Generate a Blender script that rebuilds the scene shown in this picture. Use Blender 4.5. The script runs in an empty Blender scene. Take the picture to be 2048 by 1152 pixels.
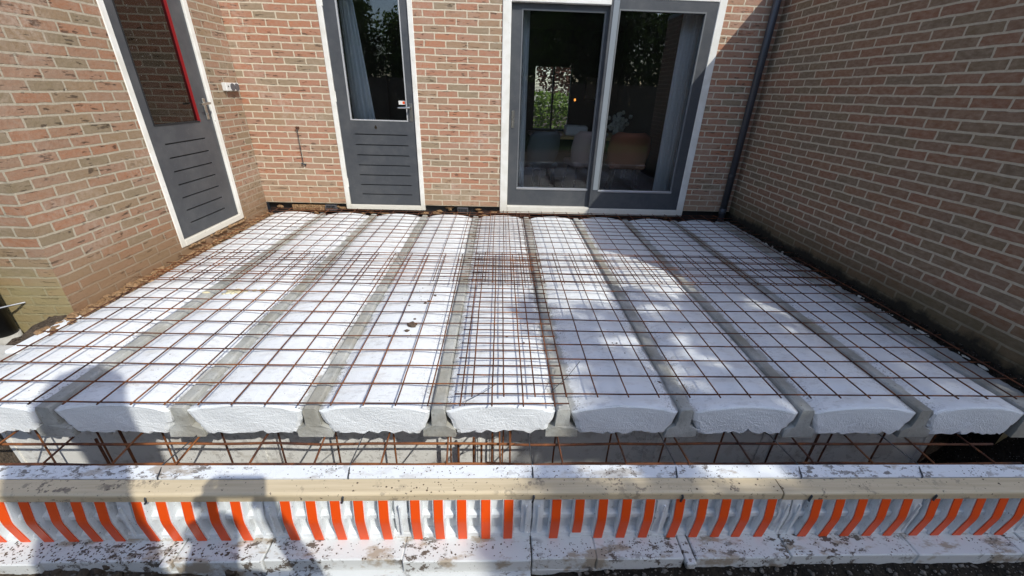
import bpy, math, random
import numpy as np
from mathutils import Vector, Matrix
R_ = random.Random(7)
scene = bpy.context.scene
col = scene.collection
rad = math.radians

# ------------------------------------------------------------------ camera
f_px, pitch, yaw, roll = 811.88, 0.4520, 0.0396, 0.0318
CAM = Vector((0, -1.4796, 1.358))
F = Vector((math.sin(yaw)*math.cos(pitch), math.cos(yaw)*math.cos(pitch), -math.sin(pitch)))
R0 = Vector((math.cos(yaw), -math.sin(yaw), 0)); U0 = R0.cross(F)
CR = math.cos(roll)*R0 + math.sin(roll)*U0; CU = CR.cross(F)
cd = bpy.data.cameras.new('camera'); cam = bpy.data.objects.new('camera', cd); col.objects.link(cam)
cam.matrix_world = Matrix(((CR.x, CU.x, -F.x, CAM.x), (CR.y, CU.y, -F.y, CAM.y), (CR.z, CU.z, -F.z, CAM.z), (0, 0, 0, 1)))
cd.sensor_fit = 'HORIZONTAL'; cd.sensor_width = 36; cd.lens = f_px/2048*36
cd.clip_start = 0.01; cd.clip_end = 500
scene.camera = cam
# ------------------------------------------------------------------ sky and sun
SD = Vector((-0.707, 0.81, -1.0)).normalized()          # direction the light travels
elev = math.asin(-SD.z); az = math.atan2(-SD.x, -SD.y)  # compass bearing of the sun from +Y, clockwise
w = bpy.data.worlds.new('World'); scene.world = w; w.use_nodes = True
nt = w.node_tree; bg = nt.nodes['Background']
sky = nt.nodes.new('ShaderNodeTexSky'); sky.sky_type = 'NISHITA'; sky.sun_disc = False
sky.sun_elevation = elev; sky.sun_rotation = az
sky.air_density = 1.0; sky.dust_density = 1.2; sky.ozone_density = 1.5
nt.links.new(sky.outputs[0], bg.inputs[0]); bg.inputs[1].default_value = 0.15
sl = bpy.data.lights.new('sun', 'SUN'); sl.energy = 2.6; sl.angle = rad(0.5); sl.color = (1, 0.975, 0.885)
so = bpy.data.objects.new('sun', sl); col.objects.link(so)
so.rotation_euler = SD.to_track_quat('-Z', 'Y').to_euler(); so.location = (6, -6, 8)
scene.view_settings.view_transform = 'Standard'; scene.view_settings.look = 'None'
scene.view_settings.exposure = 0.55; scene.view_settings.gamma = 1
scene.render.resolution_x = 1024; scene.render.resolution_y = 576

# key planes (metres, z = 0 at the top of the concrete beams, y = 0 at their cut ends)
BY = 3.32; LX = -2.728; RX = 2.81; X0 = -2.073

# ------------------------------------------------------------------ node helper
class NT:
    def __init__(s, name):
        s.m = bpy.data.materials.new(name); s.m.use_nodes = True
        s.t = s.m.node_tree; s.b = s.t.nodes['Principled BSDF']; s.pos = s.t.nodes.new('ShaderNodeNewGeometry').outputs['Position']
    def n(s, typ, **kw):
        n = s.t.nodes.new('ShaderNode'+typ)
        for k, v in kw.items(): setattr(n, k, v)
        return n
    def put(s, sock, v):
        if v is None: return
        if hasattr(v, 'is_output') or isinstance(v, bpy.types.NodeSocket): s.t.links.new(v, sock)
        else: sock.default_value = v
    def math(s, op, a, b=None, c=None, clamp=False):
        n = s.n('Math', operation=op); n.use_clamp = clamp
        for i, v in enumerate((a, b, c)): s.put(n.inputs[i], v)
        return n.outputs[0]
    def sep(s, v):
        n = s.n('SeparateXYZ'); s.put(n.inputs[0], v); return n.outputs
    def comb(s, x, y, z=0.0):
        n = s.n('CombineXYZ'); s.put(n.inputs[0], x); s.put(n.inputs[1], y); s.put(n.inputs[2], z); return n.outputs[0]
    def noise(s, scale, detail=2, rough=.5, vec=None, out=0):
        n = s.n('TexNoise'); n.inputs['Scale'].default_value = scale; n.inputs['Detail'].default_value = detail
        n.inputs['Roughness'].default_value = rough; s.put(n.inputs['Vector'], s.pos if vec is None else vec); return n.outputs[out]
    def vor(s, scale, feature='F1', vec=None, rnd=1.0, out=0):
        n = s.n('TexVoronoi', feature=feature); n.inputs['Scale'].default_value = scale; n.inputs['Randomness'].default_value = rnd
        s.put(n.inputs['Vector'], s.pos if vec is None else vec); return n.outputs[out]
    def ramp(s, v, stops, interp='LINEAR'):
        n = s.n('ValToRGB'); cr = n.color_ramp; cr.interpolation = interp
        while len(cr.elements) < len(stops): cr.elements.new(.5)
        for e, (p, c) in zip(cr.elements, stops):
            e.position = p; e.color = (c, c, c, 1) if isinstance(c, (int, float)) else (*c, 1)
        s.put(n.inputs[0], v); return n.outputs[0]
    def mix(s, fac, a, b, blend='MIX'):
        n = s.n('Mix', data_type='RGBA', blend_type=blend)
        s.put(n.inputs[0], fac)
        for i, v in ((6, a), (7, b)):
            if isinstance(v, tuple): v = (*v[:3], 1)
            s.put(n.inputs[i], v)
        return n.outputs[2]
    def scale(s, vec, v3):
        n = s.n('VectorMath', operation='MULTIPLY'); s.put(n.inputs[0], s.pos if vec is None else vec); n.inputs[1].default_value = v3; return n.outputs[0]
    def bump(s, h, strength=.5, dist=.01, prev=None):
        n = s.n('Bump'); n.inputs['Strength'].default_value = strength; n.inputs['Distance'].default_value = dist
        s.put(n.inputs['Height'], h)
        if prev is not None: s.put(n.inputs['Normal'], prev)
        return n.outputs[0]
    def done(s, color, rough=.8, normal=None, metallic=0.0, spec=None):
        if isinstance(color, tuple): color = (*color[:3], 1)
        s.put(s.b.inputs['Base Color'], color); s.put(s.b.inputs['Roughness'], rough)
        s.put(s.b.inputs['Metallic'], metallic)
        if spec is not None: s.b.inputs['Specular IOR Level'].default_value = spec
        if normal is not None: s.t.links.new(normal, s.b.inputs['Normal'])
        return s.m

def brick_mat(name, axis, u0=0.0, sand=.3, tone=1.0, crease=1.0, moss=0.0, v0=.104, MT=1.0, cols=None, sandcol=(.40, .31, .205)):
    s = NT(name); p = s.sep(s.pos)
    u = p[axis]; v = p[2]
    w1 = s.noise(3.5, 2); w2 = s.noise(14, 2, vec=s.scale(None, (1, 1, 1.4)))
    uu = s.math('ADD', s.math('ADD', u, -u0), s.math('MULTIPLY', s.math('SUBTRACT', w2, .5), .014))
    vv = s.math('ADD', s.math('ADD', v, -v0), s.math('ADD', s.math('MULTIPLY', s.math('SUBTRACT', w1, .5), .010), s.math('MULTIPLY', s.math('SUBTRACT', w2, .5), .009)))
    uv = s.comb(uu, vv)
    b = s.n('TexBrick'); b.offset = .5; b.squash = 1
    s.put(b.inputs['Vector'], uv); b.inputs['Color1'].default_value = (0, 0, 0, 1); b.inputs['Color2'].default_value = (1, 1, 1, 1)
    b.inputs['Mortar'].default_value = (.5, .5, .5, 1)
    for k, val in (('Scale', 1), ('Mortar Size', .0070), ('Mortar Smooth', .12), ('Bias', 0), ('Brick Width', .22), ('Row Height', .065)): b.inputs[k].default_value = val
    T = tone
    cs = [(.47, .225, .155), (.45, .255, .195), (.40, .27, .185), (.50, .225, .14), (.44, .245, .175), (.34, .27, .195), (.47, .235, .165), (.45, .26, .18), (.48, .255, .185), (.38, .255, .185), (.48, .215, .14), (.45, .265, .20), (.44, .24, .17), (.47, .225, .15)]
    cs = [(k[0]*T*.89, k[1]*T*.84, k[2]*T*.75) for k in (cols or cs)]
    stops = [(i/len(cs), c) for i, c in enumerate(cs)]
    bc = s.ramp(b.outputs['Color'], stops, 'CONSTANT')
    bc = s.mix(s.ramp(s.noise(22, 4, .65, s.scale(None, (1, 1, 2.2))), [(.35, 0.0), (.7, .75)]), bc, s.mix(.55, bc, (.42*T, .33*T, .25*T)))
    bc = s.mix(s.ramp(s.noise(160, 3), [(.3, .35), (.7, 0.0)]), bc, s.mix(.5, bc, (.1, .07, .05)))
    # folded creases of hand moulded bricks
    cv = s.scale(None, (9, 9, 62))
    cr = s.noise(1.0, 3, .55, cv)
    gate = s.noise(11, 1)
    cm = s.math('MULTIPLY', s.ramp(cr, [(.585, 0.0), (.625, 1.0)]), s.ramp(gate, [(.50, 0.0), (.58, 1.0)]))
    cm = s.math('MULTIPLY', cm, crease*.8)
    bc = s.mix(s.math('MULTIPLY', cm, .8), bc, (.045, .03, .022))
    mc = s.mix(s.ramp(s.noise(55, 4, .7), [(.3, 0.0), (.7, 1.0)]), (.54*MT, .465*MT, .35*MT), (.69*MT, .605*MT, .465*MT))
    fac = b.outputs['Fac']
    c = s.mix(fac, bc, mc)
    # mortar film and lime bloom smeared over parts of the brick faces
    sm = s.math('MULTIPLY', s.ramp(s.noise(2.1, 3), [(.5, 0.0), (.68, 1.0)]), s.ramp(s.noise(30, 4, .7), [(.42, 0.0), (.62, .5)]))
    c = s.mix(s.math('MULTIPLY', sm, .0 if moss else 1.0), c, (.55*T, .44*T, .36*T))
    low = s.math('ADD', v, s.math('MULTIPLY', s.math('SUBTRACT', s.noise(4.5, 3), .5), .14 if moss else .30))
    c = s.mix(s.math('MULTIPLY', s.ramp(low, [(.08, 1.0), (.42, 0.0)]), sand), c, sandcol)
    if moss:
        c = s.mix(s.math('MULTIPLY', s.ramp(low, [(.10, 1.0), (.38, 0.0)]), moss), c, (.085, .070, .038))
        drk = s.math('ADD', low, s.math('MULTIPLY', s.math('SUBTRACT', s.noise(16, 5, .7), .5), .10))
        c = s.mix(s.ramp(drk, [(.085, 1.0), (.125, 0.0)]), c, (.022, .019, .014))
    h = s.math('SUBTRACT', 1.0, fac)
    h = s.math('SUBTRACT', h, s.math('MULTIPLY', cm, .7))
    h = s.math('ADD', h, s.math('MULTIPLY', s.noise(48, 4, .6), .45))
    return s.done(c, .88, s.bump(h, .9, .008), spec=.25)

def eps_mat(name, base=(.77, .795, .815), dirt=.62, clump=.55, edge=False, rough_face=False, dirtcol=(.10, .07, .05), smear=0.0):
    s = NT(name)
    c = s.mix(s.noise(3, 2), base, tuple(k*.93 for k in base))
    sp = s.ramp(s.noise(95, 3, .6), [(dirt, 0.0), (dirt+.025, 1.0)])
    gate = s.ramp(s.noise(6, 3, .6), [(clump, 0.0), (clump+.08, 1.0)])
    if edge:   # cement crumbs gather beside the beams
        p = s.sep(s.pos); m = s.math('ABSOLUTE', s.math('SUBTRACT', s.math('MODULO', s.math('ADD', p[0], -X0+6.0), .6), .3))
        g2 = s.math('MULTIPLY', s.ramp(m, [(.175, 0.0), (.25, 1.0)]), s.ramp(s.noise(4.3, 2), [(.42, 0.0), (.56, 1.0)]))
        sp2 = s.ramp(s.noise(120, 3, .6), [(.56, 0.0), (.60, 1.0)])
        c = s.mix(s.math('MULTIPLY', sp2, g2), c, (.13, .125, .115))
        ce = s.math('MULTIPLY', s.ramp(s.math('ADD', m, s.math('MULTIPLY', s.math('SUBTRACT', s.noise(9, 4, .6), .5), .13)), [(.245, 0.0), (.258, 1.0)]), .9)
        c = s.mix(ce, c, (.42, .42, .40))
    c = s.mix(s.math('MULTIPLY', sp, gate), c, dirtcol)
    if smear:
        xx = s.sep(s.pos)[0]
        if name == 'eps_rim': smear = s.math('MULTIPLY', s.ramp(s.math('MULTIPLY', s.math('ABSOLUTE', s.math('ADD', xx, .1)), .4), [(.1, .35), (.36, 1.0)]), smear)
        sm = s.math('MULTIPLY', s.ramp(s.noise(7, 5, .65, s.scale(None, (1, 2.2, 1))), [(.54, 0.0), (.62, 1.0)]), smear)
        c = s.mix(sm, c, (.36, .30, .23))
        sm = s.math('MULTIPLY', s.ramp(s.noise(24, 5, .7, s.scale(None, (1, 1.8, 1))), [(.54, 0.0), (.58, 1.0)]), s.math('MULTIPLY', s.ramp(s.noise(3.3, 3), [(.44, 0.0), (.53, 1.0)]), smear))
        c = s.mix(sm, c, (.10, .075, .055))
    if rough_face:
        h = s.math('ADD', s.math('MULTIPLY', s.vor(210), .8), s.math('MULTIPLY', s.noise(110, 3), .9))
        nrm = s.bump(h, .55, .0035)
    else:
        nrm = s.bump(s.math('ADD', s.math('MULTIPLY', s.vor(230), .3), s.noise(9, 4)), .3, .006)
    return s.done(c, .75, nrm, spec=.3)

def concrete_mat(name, a=(.29, .295, .275), b=(.49, .495, .47), dirt=.4):
    s = NT(name)
    c = s.mix(s.ramp(s.noise(5, 5, .65), [(.35, 0.0), (.65, 1.0)]), a, b)
    c = s.mix(s.ramp(s.noise(70, 3, .6), [(.6, 0.0), (.68, dirt)]), c, (.12, .10, .08))
    c = s.mix(s.ramp(s.vor(60), [(.06, .8), (.10, 0.0)]), c, (.14, .135, .12))
    c = s.mix(s.math('MULTIPLY', s.ramp(s.noise(2.7, 4), [(.48, 0.0), (.60, 1.0)]), .5), c, (.26, .235, .18))
    h = s.math('ADD', s.noise(45, 5, .65), s.math('MULTIPLY', s.noise(9, 3), 1.5))
    return s.done(c, .9, s.bump(h, .6, .006), spec=.25)

def rust_mat(name, bright=.5):
    s = NT(name)
    k = s.noise(14, 4, .65); g = s.noise(1.6, 2)
    c = s.ramp(k, [(.34, (.045, .022, .017)), (.54, (.105, .040, .021)), (.70, (.25, .088, .03))])
    c = s.mix(s.math('MULTIPLY', s.ramp(g, [(.46, 0.0), (.62, 1.0)]), bright), c, (.26, .095, .032))
    return s.done(c, .8, s.bump(s.noise(300, 2), .4, .001), spec=.3)

def flat_mat(name, colr, rough=.5, var=.12, dust=0.0, dustcol=(.35, .33, .30), metallic=0.0, bumpk=.1, nscale=6):
    s = NT(name)
    c = s.mix(s.noise(nscale, 4), colr, tuple(k*(1-var) for k in colr))
    if dust:
        c = s.mix(s.math('MULTIPLY', s.ramp(s.noise(4, 4, .7), [(.42, 0.0), (.72, 1.0)]), dust), c, dustcol)
        c = s.mix(s.ramp(s.vor(38), [(.05, .8), (.075, 0.0)]), c, tuple(min(1, k*1.6) for k in dustcol))
    r = s.math('ADD', rough, s.math('MULTIPLY', s.math('SUBTRACT', s.noise(12, 3), .5), .15))
    return s.done(c, r, s.bump(s.noise(60, 3), bumpk, .003), metallic=metallic)

def white_paint(name, chip=.25):
    s = NT(name)
    c = s.mix(s.ramp(s.noise(9, 4), [(.4, 0.0), (.7, 1.0)]), (.80, .79, .75), (.69, .67, .61))
    low = s.math('ADD', s.sep(s.pos)[2], s.math('MULTIPLY', s.math('SUBTRACT', s.noise(9, 3), .5), .2))
    c = s.mix(s.math('MULTIPLY', s.ramp(low, [(.05, 1.0), (.24, 0.0)]), .45), c, (.50, .44, .33))
    c = s.mix(s.ramp(s.noise(45, 4, .7), [(.665, 0.0), (.70, 1.0)]), c, (.30, .255, .20))
    return s.done(c, .45, s.bump(s.noise(35, 4), .3, .004))

def soil_mat(name, a=(.055, .043, .033), b=(.14, .105, .075), peb=True, scale=1.0):
    s = NT(name)
    c = s.ramp(s.noise(16*scale, 6, .7), [(.3, a), (.7, b)])
    if peb: c = s.mix(s.ramp(s.vor(75*scale, rnd=1), [(.10, .9), (.2, 0.0)]), c, s.mix(s.noise(33), (.36, .33, .29), (.16, .13, .11)))
    h = s.math('ADD', s.noise(35*scale, 6, .7), s.math('MULTIPLY', s.vor(70*scale), -.6))
    return s.done(c, .95, s.bump(h, 1.0, .02), spec=.15)

def glass_mat(name, tint=(.97, .985, .98), ior=1.5, k=1.0):
    s = NT(name); s.t.nodes.remove(s.b)
    out = s.t.nodes['Material Output']
    tr = s.n('BsdfTransparent'); tr.inputs[0].default_value = (*tint, 1)
    gl = s.n('BsdfGlossy'); gl.inputs['Roughness'].default_value = .012; gl.inputs[0].default_value = (.95, .97, 1, 1)
    df = s.n('BsdfDiffuse'); df.inputs[0].default_value = (.55, .56, .56, 1)
    fr = s.n('Fresnel'); fr.inputs[0].default_value = ior
    bp = s.bump(s.noise(1.4, 1), .03, .02); s.t.links.new(bp, gl.inputs['Normal'])
    m = s.n('MixShader'); s.put(m.inputs[0], s.math('MULTIPLY', fr.outputs[0], 1.5*k, clamp=True)); s.t.links.new(tr.outputs[0], m.inputs[1]); s.t.links.new(gl.outputs[0], m.inputs[2])
    sp = s.math('MULTIPLY', s.ramp(s.vor(30), [(.05, 1.0), (.08, 0.0)]), s.ramp(s.noise(3.5, 3), [(.48, 0.0), (.60, .55)]))
    sp = s.math('MAXIMUM', sp, s.math('MULTIPLY', s.noise(5, 4, .7), .006))
    m2 = s.n('MixShader'); s.put(m2.inputs[0], sp); s.t.links.new(m.outputs[0], m2.inputs[1]); s.t.links.new(df.outputs[0], m2.inputs[2])
    s.t.links.new(m2.outputs[0], out.inputs[0]); return s.m

def leaf_mat(name, a, b):
    s = NT(name)
    c = s.mix(s.noise(7, 2), a, b)
    s.done(c, .55, spec=.3)
    s.b.inputs['Transmission Weight'].default_value = 0
    tl = s.n('BsdfTranslucent'); s.put(tl.inputs[0], c)
    m = s.n('MixShader'); m.inputs[0].default_value = .35
    s.t.links.new(s.b.outputs[0], m.inputs[1]); s.t.links.new(tl.outputs[0], m.inputs[2]); s.t.links.new(m.outputs[0], s.t.nodes['Material Output'].inputs[0])
    return s.m

def wood_mat(name):
    s = NT(name)
    g = s.noise(3, 4, .6, s.scale(None, (1, 26, 26)))
    c = s.ramp(g, [(.3, (.52, .42, .27)), (.7, (.64, .53, .36))])
    c = s.mix(s.math('MULTIPLY', s.ramp(s.noise(28, 4, .7), [(.56, 0.0), (.62, 1.0)]), s.ramp(s.noise(3.1, 3), [(.47, 0.0), (.6, 1.0)])), c, (.20, .16, .12))
    c = s.mix(s.ramp(s.noise(75, 3, .6), [(.66, 0.0), (.69, 1.0)]), c, (.13, .10, .075))
    return s.done(c, .6, s.bump(g, .15, .003))

M = {}
LEFTC = [(.40,.235,.165),(.38,.25,.185),(.35,.255,.17),(.43,.225,.145),(.38,.235,.17),(.30,.245,.17),(.40,.235,.16),(.37,.25,.17),(.41,.25,.18),(.33,.245,.165),(.42,.215,.135),(.39,.255,.19)]
M['brick_back'] = brick_mat('brick_back', 0, u0=-.78+.22*10, sand=.42)
M['brick_left'] = brick_mat('brick_left', 1, u0=.88, sand=.75, tone=.88, crease=1.1, MT=.66, sandcol=(.235, .145, .08), cols=LEFTC)
M['brick_left_front'] = brick_mat('brick_left_front', 0, u0=LX, sand=.8, tone=.88, MT=.66, sandcol=(.31, .26, .125), cols=LEFTC)
M['brick_right'] = brick_mat('brick_right', 1, u0=3.32, sand=.0, tone=1.0, crease=.15, moss=.9, MT=.74, cols=[(.25,.135,.09),(.235,.145,.10),(.20,.15,.10),(.26,.13,.085),(.22,.14,.10),(.19,.145,.105),(.25,.14,.09),(.24,.13,.085),(.21,.15,.105),(.25,.135,.095)])  # same brick as the back wall, its shade put into darker brick colours
M['eps_top'] = eps_mat('eps_top', edge=True, dirt=.66, clump=.56, smear=.16)
M['eps_cut'] = eps_mat('eps_cut', rough_face=True, dirt=.75, clump=.6)
M['eps_form'] = eps_mat('eps_form', base=(.75, .78, .80), dirt=.66, clump=.52, smear=.15)
M['eps_rim'] = eps_mat('eps_rim', dirt=.63, clump=.50, smear=.8)
M['eps_ledge'] = eps_mat('eps_ledge', base=(.64, .65, .64), dirt=.62, clump=.48, smear=.95)
M['eps_inner'] = eps_mat('eps_inner', base=(.80, .79, .76), dirt=.66, clump=.5, smear=.3)
M['concrete'] = concrete_mat('concrete')
M['slab'] = concrete_mat('slab_concrete', (.42, .42, .40), (.52, .51, .48))
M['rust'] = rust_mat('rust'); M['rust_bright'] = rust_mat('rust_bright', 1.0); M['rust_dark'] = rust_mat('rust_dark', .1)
M['wire'] = flat_mat('tie_wire', (.07, .075, .085), .45, metallic=.6)
M['door'] = flat_mat('door_paint', (.062, .068, .078), .42, dust=.28, dustcol=(.17, .17, .17))
M['door_dark'] = flat_mat('groove_dark', (.012, .013, .015), .7)
M['white'] = white_paint('white_frame_paint')
M['alu'] = flat_mat('aluminium', (.62, .63, .64), .35, metallic=.8)
M['bead'] = flat_mat('glazing_bead', (.45, .46, .47), .4)
M['bead_dark'] = flat_mat('glazing_bead_dark', (.16, .17, .18), .4); M['stile'] = flat_mat('stile_sheen_tone', (.24, .27, .30), .35)
M['red'] = flat_mat('red_paint', (.24, .010, .012), .4)
M['steel'] = flat_mat('satin_steel', (.50, .49, .46), .3, metallic=.9)
M['glass'] = glass_mat('window_glass')
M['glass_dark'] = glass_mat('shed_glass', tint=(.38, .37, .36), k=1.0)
M['black'] = flat_mat('black_plastic', (.012, .012, .013), .5, dust=.15, dustcol=(.10, .09, .08))
M['pipe'] = flat_mat('pvc_pipe', (.045, .048, .058), .38, dust=.2, dustcol=(.10, .10, .10))
M['orange'] = flat_mat('orange_plastic', (.86, .088, .006), .42, var=.08)
M['wood'] = wood_mat('beige_timber')
M['soil'] = soil_mat('soil'); M['soil_dark'] = soil_mat('soil_dark', (.012, .010, .008), (.045, .036, .026)); M['sand'] = soil_mat('sandy_rubble', (.24, .14, .07), (.42, .27, .15))
M['foam_y'] = flat_mat('polyurethane_foam', (.66, .60, .40), .8, bumpk=1.0, nscale=40)
M['foam_w'] = flat_mat('pale_foam', (.70, .69, .62), .8, bumpk=1.0, nscale=40)
M['plastic_w'] = flat_mat('white_plastic', (.72, .72, .70), .4); M['plastic_g'] = flat_mat('grey_plastic', (.10, .10, .11), .35)
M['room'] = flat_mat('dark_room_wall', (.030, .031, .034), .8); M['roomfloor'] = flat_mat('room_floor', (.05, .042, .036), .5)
M['curtain'] = flat_mat('curtain_cloth', (.92, .93, .96), .9); M['curtain_w'] = flat_mat('pale_net_curtain', (.75, .80, .85), .9)
M['chair_grey'] = flat_mat('mauve_velvet', (.62, .48, .48), .9); M['chair_rust'] = flat_mat('rust_velvet', (.46, .15, .085), .9); M['chair_blue'] = flat_mat('slate_cloth', (.13, .16, .19), .9)
M['table'] = flat_mat('oak_top', (.75, .52, .22), .5)
M['blind'] = flat_mat('dark_blind', (.02, .02, .02), .6)
M['leaf'] = leaf_mat('leaf_green', (.045, .085, .018), (.10, .16, .035)); M['leaf2'] = leaf_mat('leaf_bright', (.12, .21, .03), (.19, .28, .05)); M['leaf3'] = leaf_mat('leaf_red', (.10, .04, .035), (.16, .08, .06))
M['bark'] = flat_mat('bark', (.12, .09, .065), .9, bumpk=1, nscale=14)
M['fence'] = flat_mat('fence_timber', (.16, .12, .085), .8)
M['lawn'] = soil_mat('lawn', (.03, .055, .015), (.06, .10, .03), peb=False)
M['skin'] = flat_mat('skin', (.55, .34, .25), .5); M['denim'] = flat_mat('denim', (.05, .08, .15), .9); M['shirt'] = flat_mat('shirt', (.12, .13, .15), .9); M['hair'] = flat_mat('hair', (.06, .04, .025), .7)
M['canvas'] = flat_mat('shadow_caster_canvas', (.45, .42, .35), .9)
M['crumb'] = flat_mat('crumb', (.10, .07, .05), .95, bumpk=1); M['grass'] = leaf_mat('grass_blade', (.20, .24, .07), (.40, .36, .18))
s = NT('lamp_glow'); s.b.inputs['Emission Color'].default_value = (1, .35, .06, 1); s.b.inputs['Emission Strength'].default_value = 1.2; M['glow'] = s.done((.3, .1, .02))

# ------------------------------------------------------------------ mesh helpers
class MB:
    def __init__(s): s.v = []; s.f = []; s.mi = []
    def add(s, v, f, mi=0):
        o = len(s.v); s.v += [tuple(p) for p in v]; s.f += [tuple(i+o for i in q) for q in f]; s.mi += [mi]*len(f); return s
    def box(s, x0, x1, y0, y1, z0, z1, b=0.0, mi=0):
        if b <= 0:
            v = [(x, y, z) for x in (x0, x1) for y in (y0, y1) for z in (z0, z1)]
            return s.add(v, [(0, 1, 3, 2), (4, 6, 7, 5), (0, 4, 5, 1), (2, 3, 7, 6), (0, 2, 6, 4), (1, 5, 7, 3)], mi)
        # chamfered box
        c = [((x0, 1), (x1, -1)), ((y0, 1), (y1, -1)), ((z0, 1), (z1, -1))]
        v = []; idx = {}
        for a in (0, 1):
            for bb in (0, 1):
                for d in (0, 1):
                    P = (c[0][a], c[1][bb], c[2][d])
                    for ax in range(3):
                        q = [P[k][0] + (0 if k == ax else P[k][1]*b) for k in range(3)]
                        idx[(a, bb, d, ax)] = len(v); v.append(tuple(q))
        f = []
        for ax in range(3):
            o1, o2 = [k for k in range(3) if k != ax]
            for sgn in (0, 1):
                q = []
                for (i, j) in ((0, 0), (1, 0), (1, 1), (0, 1)):
                    k = [0, 0, 0]; k[ax] = sgn; k[o1] = i; k[o2] = j; q.append(idx[(*k, ax)])
                f.append(tuple(q))
        for ax in range(3):      # edges along ax
            o1, o2 = [k for k in range(3) if k != ax]
            for i in (0, 1):
                for j in (0, 1):
                    k0 = [0, 0, 0]; k0[o1] = i; k0[o2] = j; k1 = list(k0); k1[ax] = 1
                    f.append((idx[(*k0, o1)], idx[(*k0, o2)], idx[(*k1, o2)], idx[(*k1, o1)]))
        for a in (0, 1):
            for bb in (0, 1):
                for d in (0, 1): f.append((idx[(a, bb, d, 0)], idx[(a, bb, d, 1)], idx[(a, bb, d, 2)]))
        return s.add(v, f, mi)
    def tube(s, pts, r, n=8, mi=0, cap=True):
        pts = [Vector(p) for p in pts]; rs = r if isinstance(r, (list, tuple)) else [r]*len(pts)
        v = []; f = []; up = None
        for i, p in enumerate(pts):
            d = (pts[min(i+1, len(pts)-1)]-pts[max(i-1, 0)]).normalized()
            if up is None: up = Vector((0, 0, 1)) if abs(d.z) < .9 else Vector((1, 0, 0))
            a = d.cross(up).normalized(); b2 = a.cross(d); up = b2
            for k in range(n):
                t = 2*math.pi*k/n; v.append(p+a*math.cos(t)*rs[i]+b2*math.sin(t)*rs[i])
        for i in range(len(pts)-1):
            for k in range(n): f.append((i*n+k, i*n+(k+1) % n, (i+1)*n+(k+1) % n, (i+1)*n+k))
        if cap: f.append(tuple(range(n-1, -1, -1))); f.append(tuple(range((len(pts)-1)*n, len(pts)*n)))
        return s.add(v, f, mi)
    def prism(s, poly, ax, a, b, mi=0):
        # poly is a list of 2-D points in the plane of the other two axes (in xyz order)
        def P(q, t):
            L = list(q); L.insert(ax, t); return tuple(L)
        n = len(poly); v = [P(q, a) for q in poly]+[P(q, b) for q in poly]
        f = [tuple(range(n)), tuple(range(2*n-1, n-1, -1))]+[(i, i+n, (i+1) % n+n, (i+1) % n) for i in range(n)]
        return s.add(v, f, mi)
    def grid(s, rows, mi=0, closed=False):
        n = len(rows[0]); v = [p for r in rows for p in r]; f = []
        for i in range(len(rows)-1):
            for k in range(n if closed else n-1):
                f.append((i*n+k, i*n+(k+1) % n, (i+1)*n+(k+1) % n, (i+1)*n+k))
        return s.add(v, f, mi)
    def blob(s, c, r, n=7, seed=0, mi=0, jit=.25):
        rr = random.Random(seed); v = []; f = []; m = n+2
        for i in range(1, n):
            for k in range(m):
                th = math.pi*i/n; ph = 2*math.pi*k/m; q = 1+rr.uniform(-jit, jit)
                v.append((c[0]+r[0]*q*math.sin(th)*math.cos(ph), c[1]+r[1]*q*math.sin(th)*math.sin(ph), c[2]+r[2]*q*math.cos(th)))
        v.append((c[0], c[1], c[2]+r[2])); v.append((c[0], c[1], c[2]-r[2])); T = len(v)-2
        for i in range(n-2):
            for k in range(m): f.append((i*m+k, (i+1)*m+k, (i+1)*m+(k+1) % m, i*m+(k+1) % m))
        for k in range(m): f.append((T, k, (k+1) % m)); f.append((T+1, (n-2)*m+(k+1) % m, (n-2)*m+k))
        return s.add(v, f, mi)
    def build(s, name, mats, parent=None, smooth=False):
        if not isinstance(mats, (list, tuple)): mats = [mats]
        o0 = WORLD_LOC.get(parent.name, Vector((0, 0, 0))) if parent else Vector((0, 0, 0))
        me = bpy.data.meshes.new(name); me.from_pydata([(p[0]-o0.x, p[1]-o0.y, p[2]-o0.z) for p in s.v], [], s.f)
        for m in mats: me.materials.append(m)
        me.polygons.foreach_set('material_index', s.mi)
        if smooth: me.polygons.foreach_set('use_smooth', [True]*len(s.f))
        import bmesh as _b
        bm = _b.new(); bm.from_mesh(me); _b.ops.recalc_face_normals(bm, faces=bm.faces); bm.to_mesh(me); bm.free()
        o = bpy.data.objects.new(name, me); col.objects.link(o)
        if parent: o.parent = parent
        WORLD_LOC[o.name] = o0.copy()
        return o
WORLD_LOC = {}
def tag(o, label=None, cat=None, group=None, kind=None):
    if label: o['label'] = label
    if cat: o['category'] = cat
    if group: o['group'] = group
    if kind: o['kind'] = kind
    return o
def empty(name, loc, label, cat, group=None):
    o = bpy.data.objects.new(name, None); col.objects.link(o); o.location = loc; o.empty_display_size = .1
    WORLD_LOC[o.name] = Vector(loc); return tag(o, label, cat, group)
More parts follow.
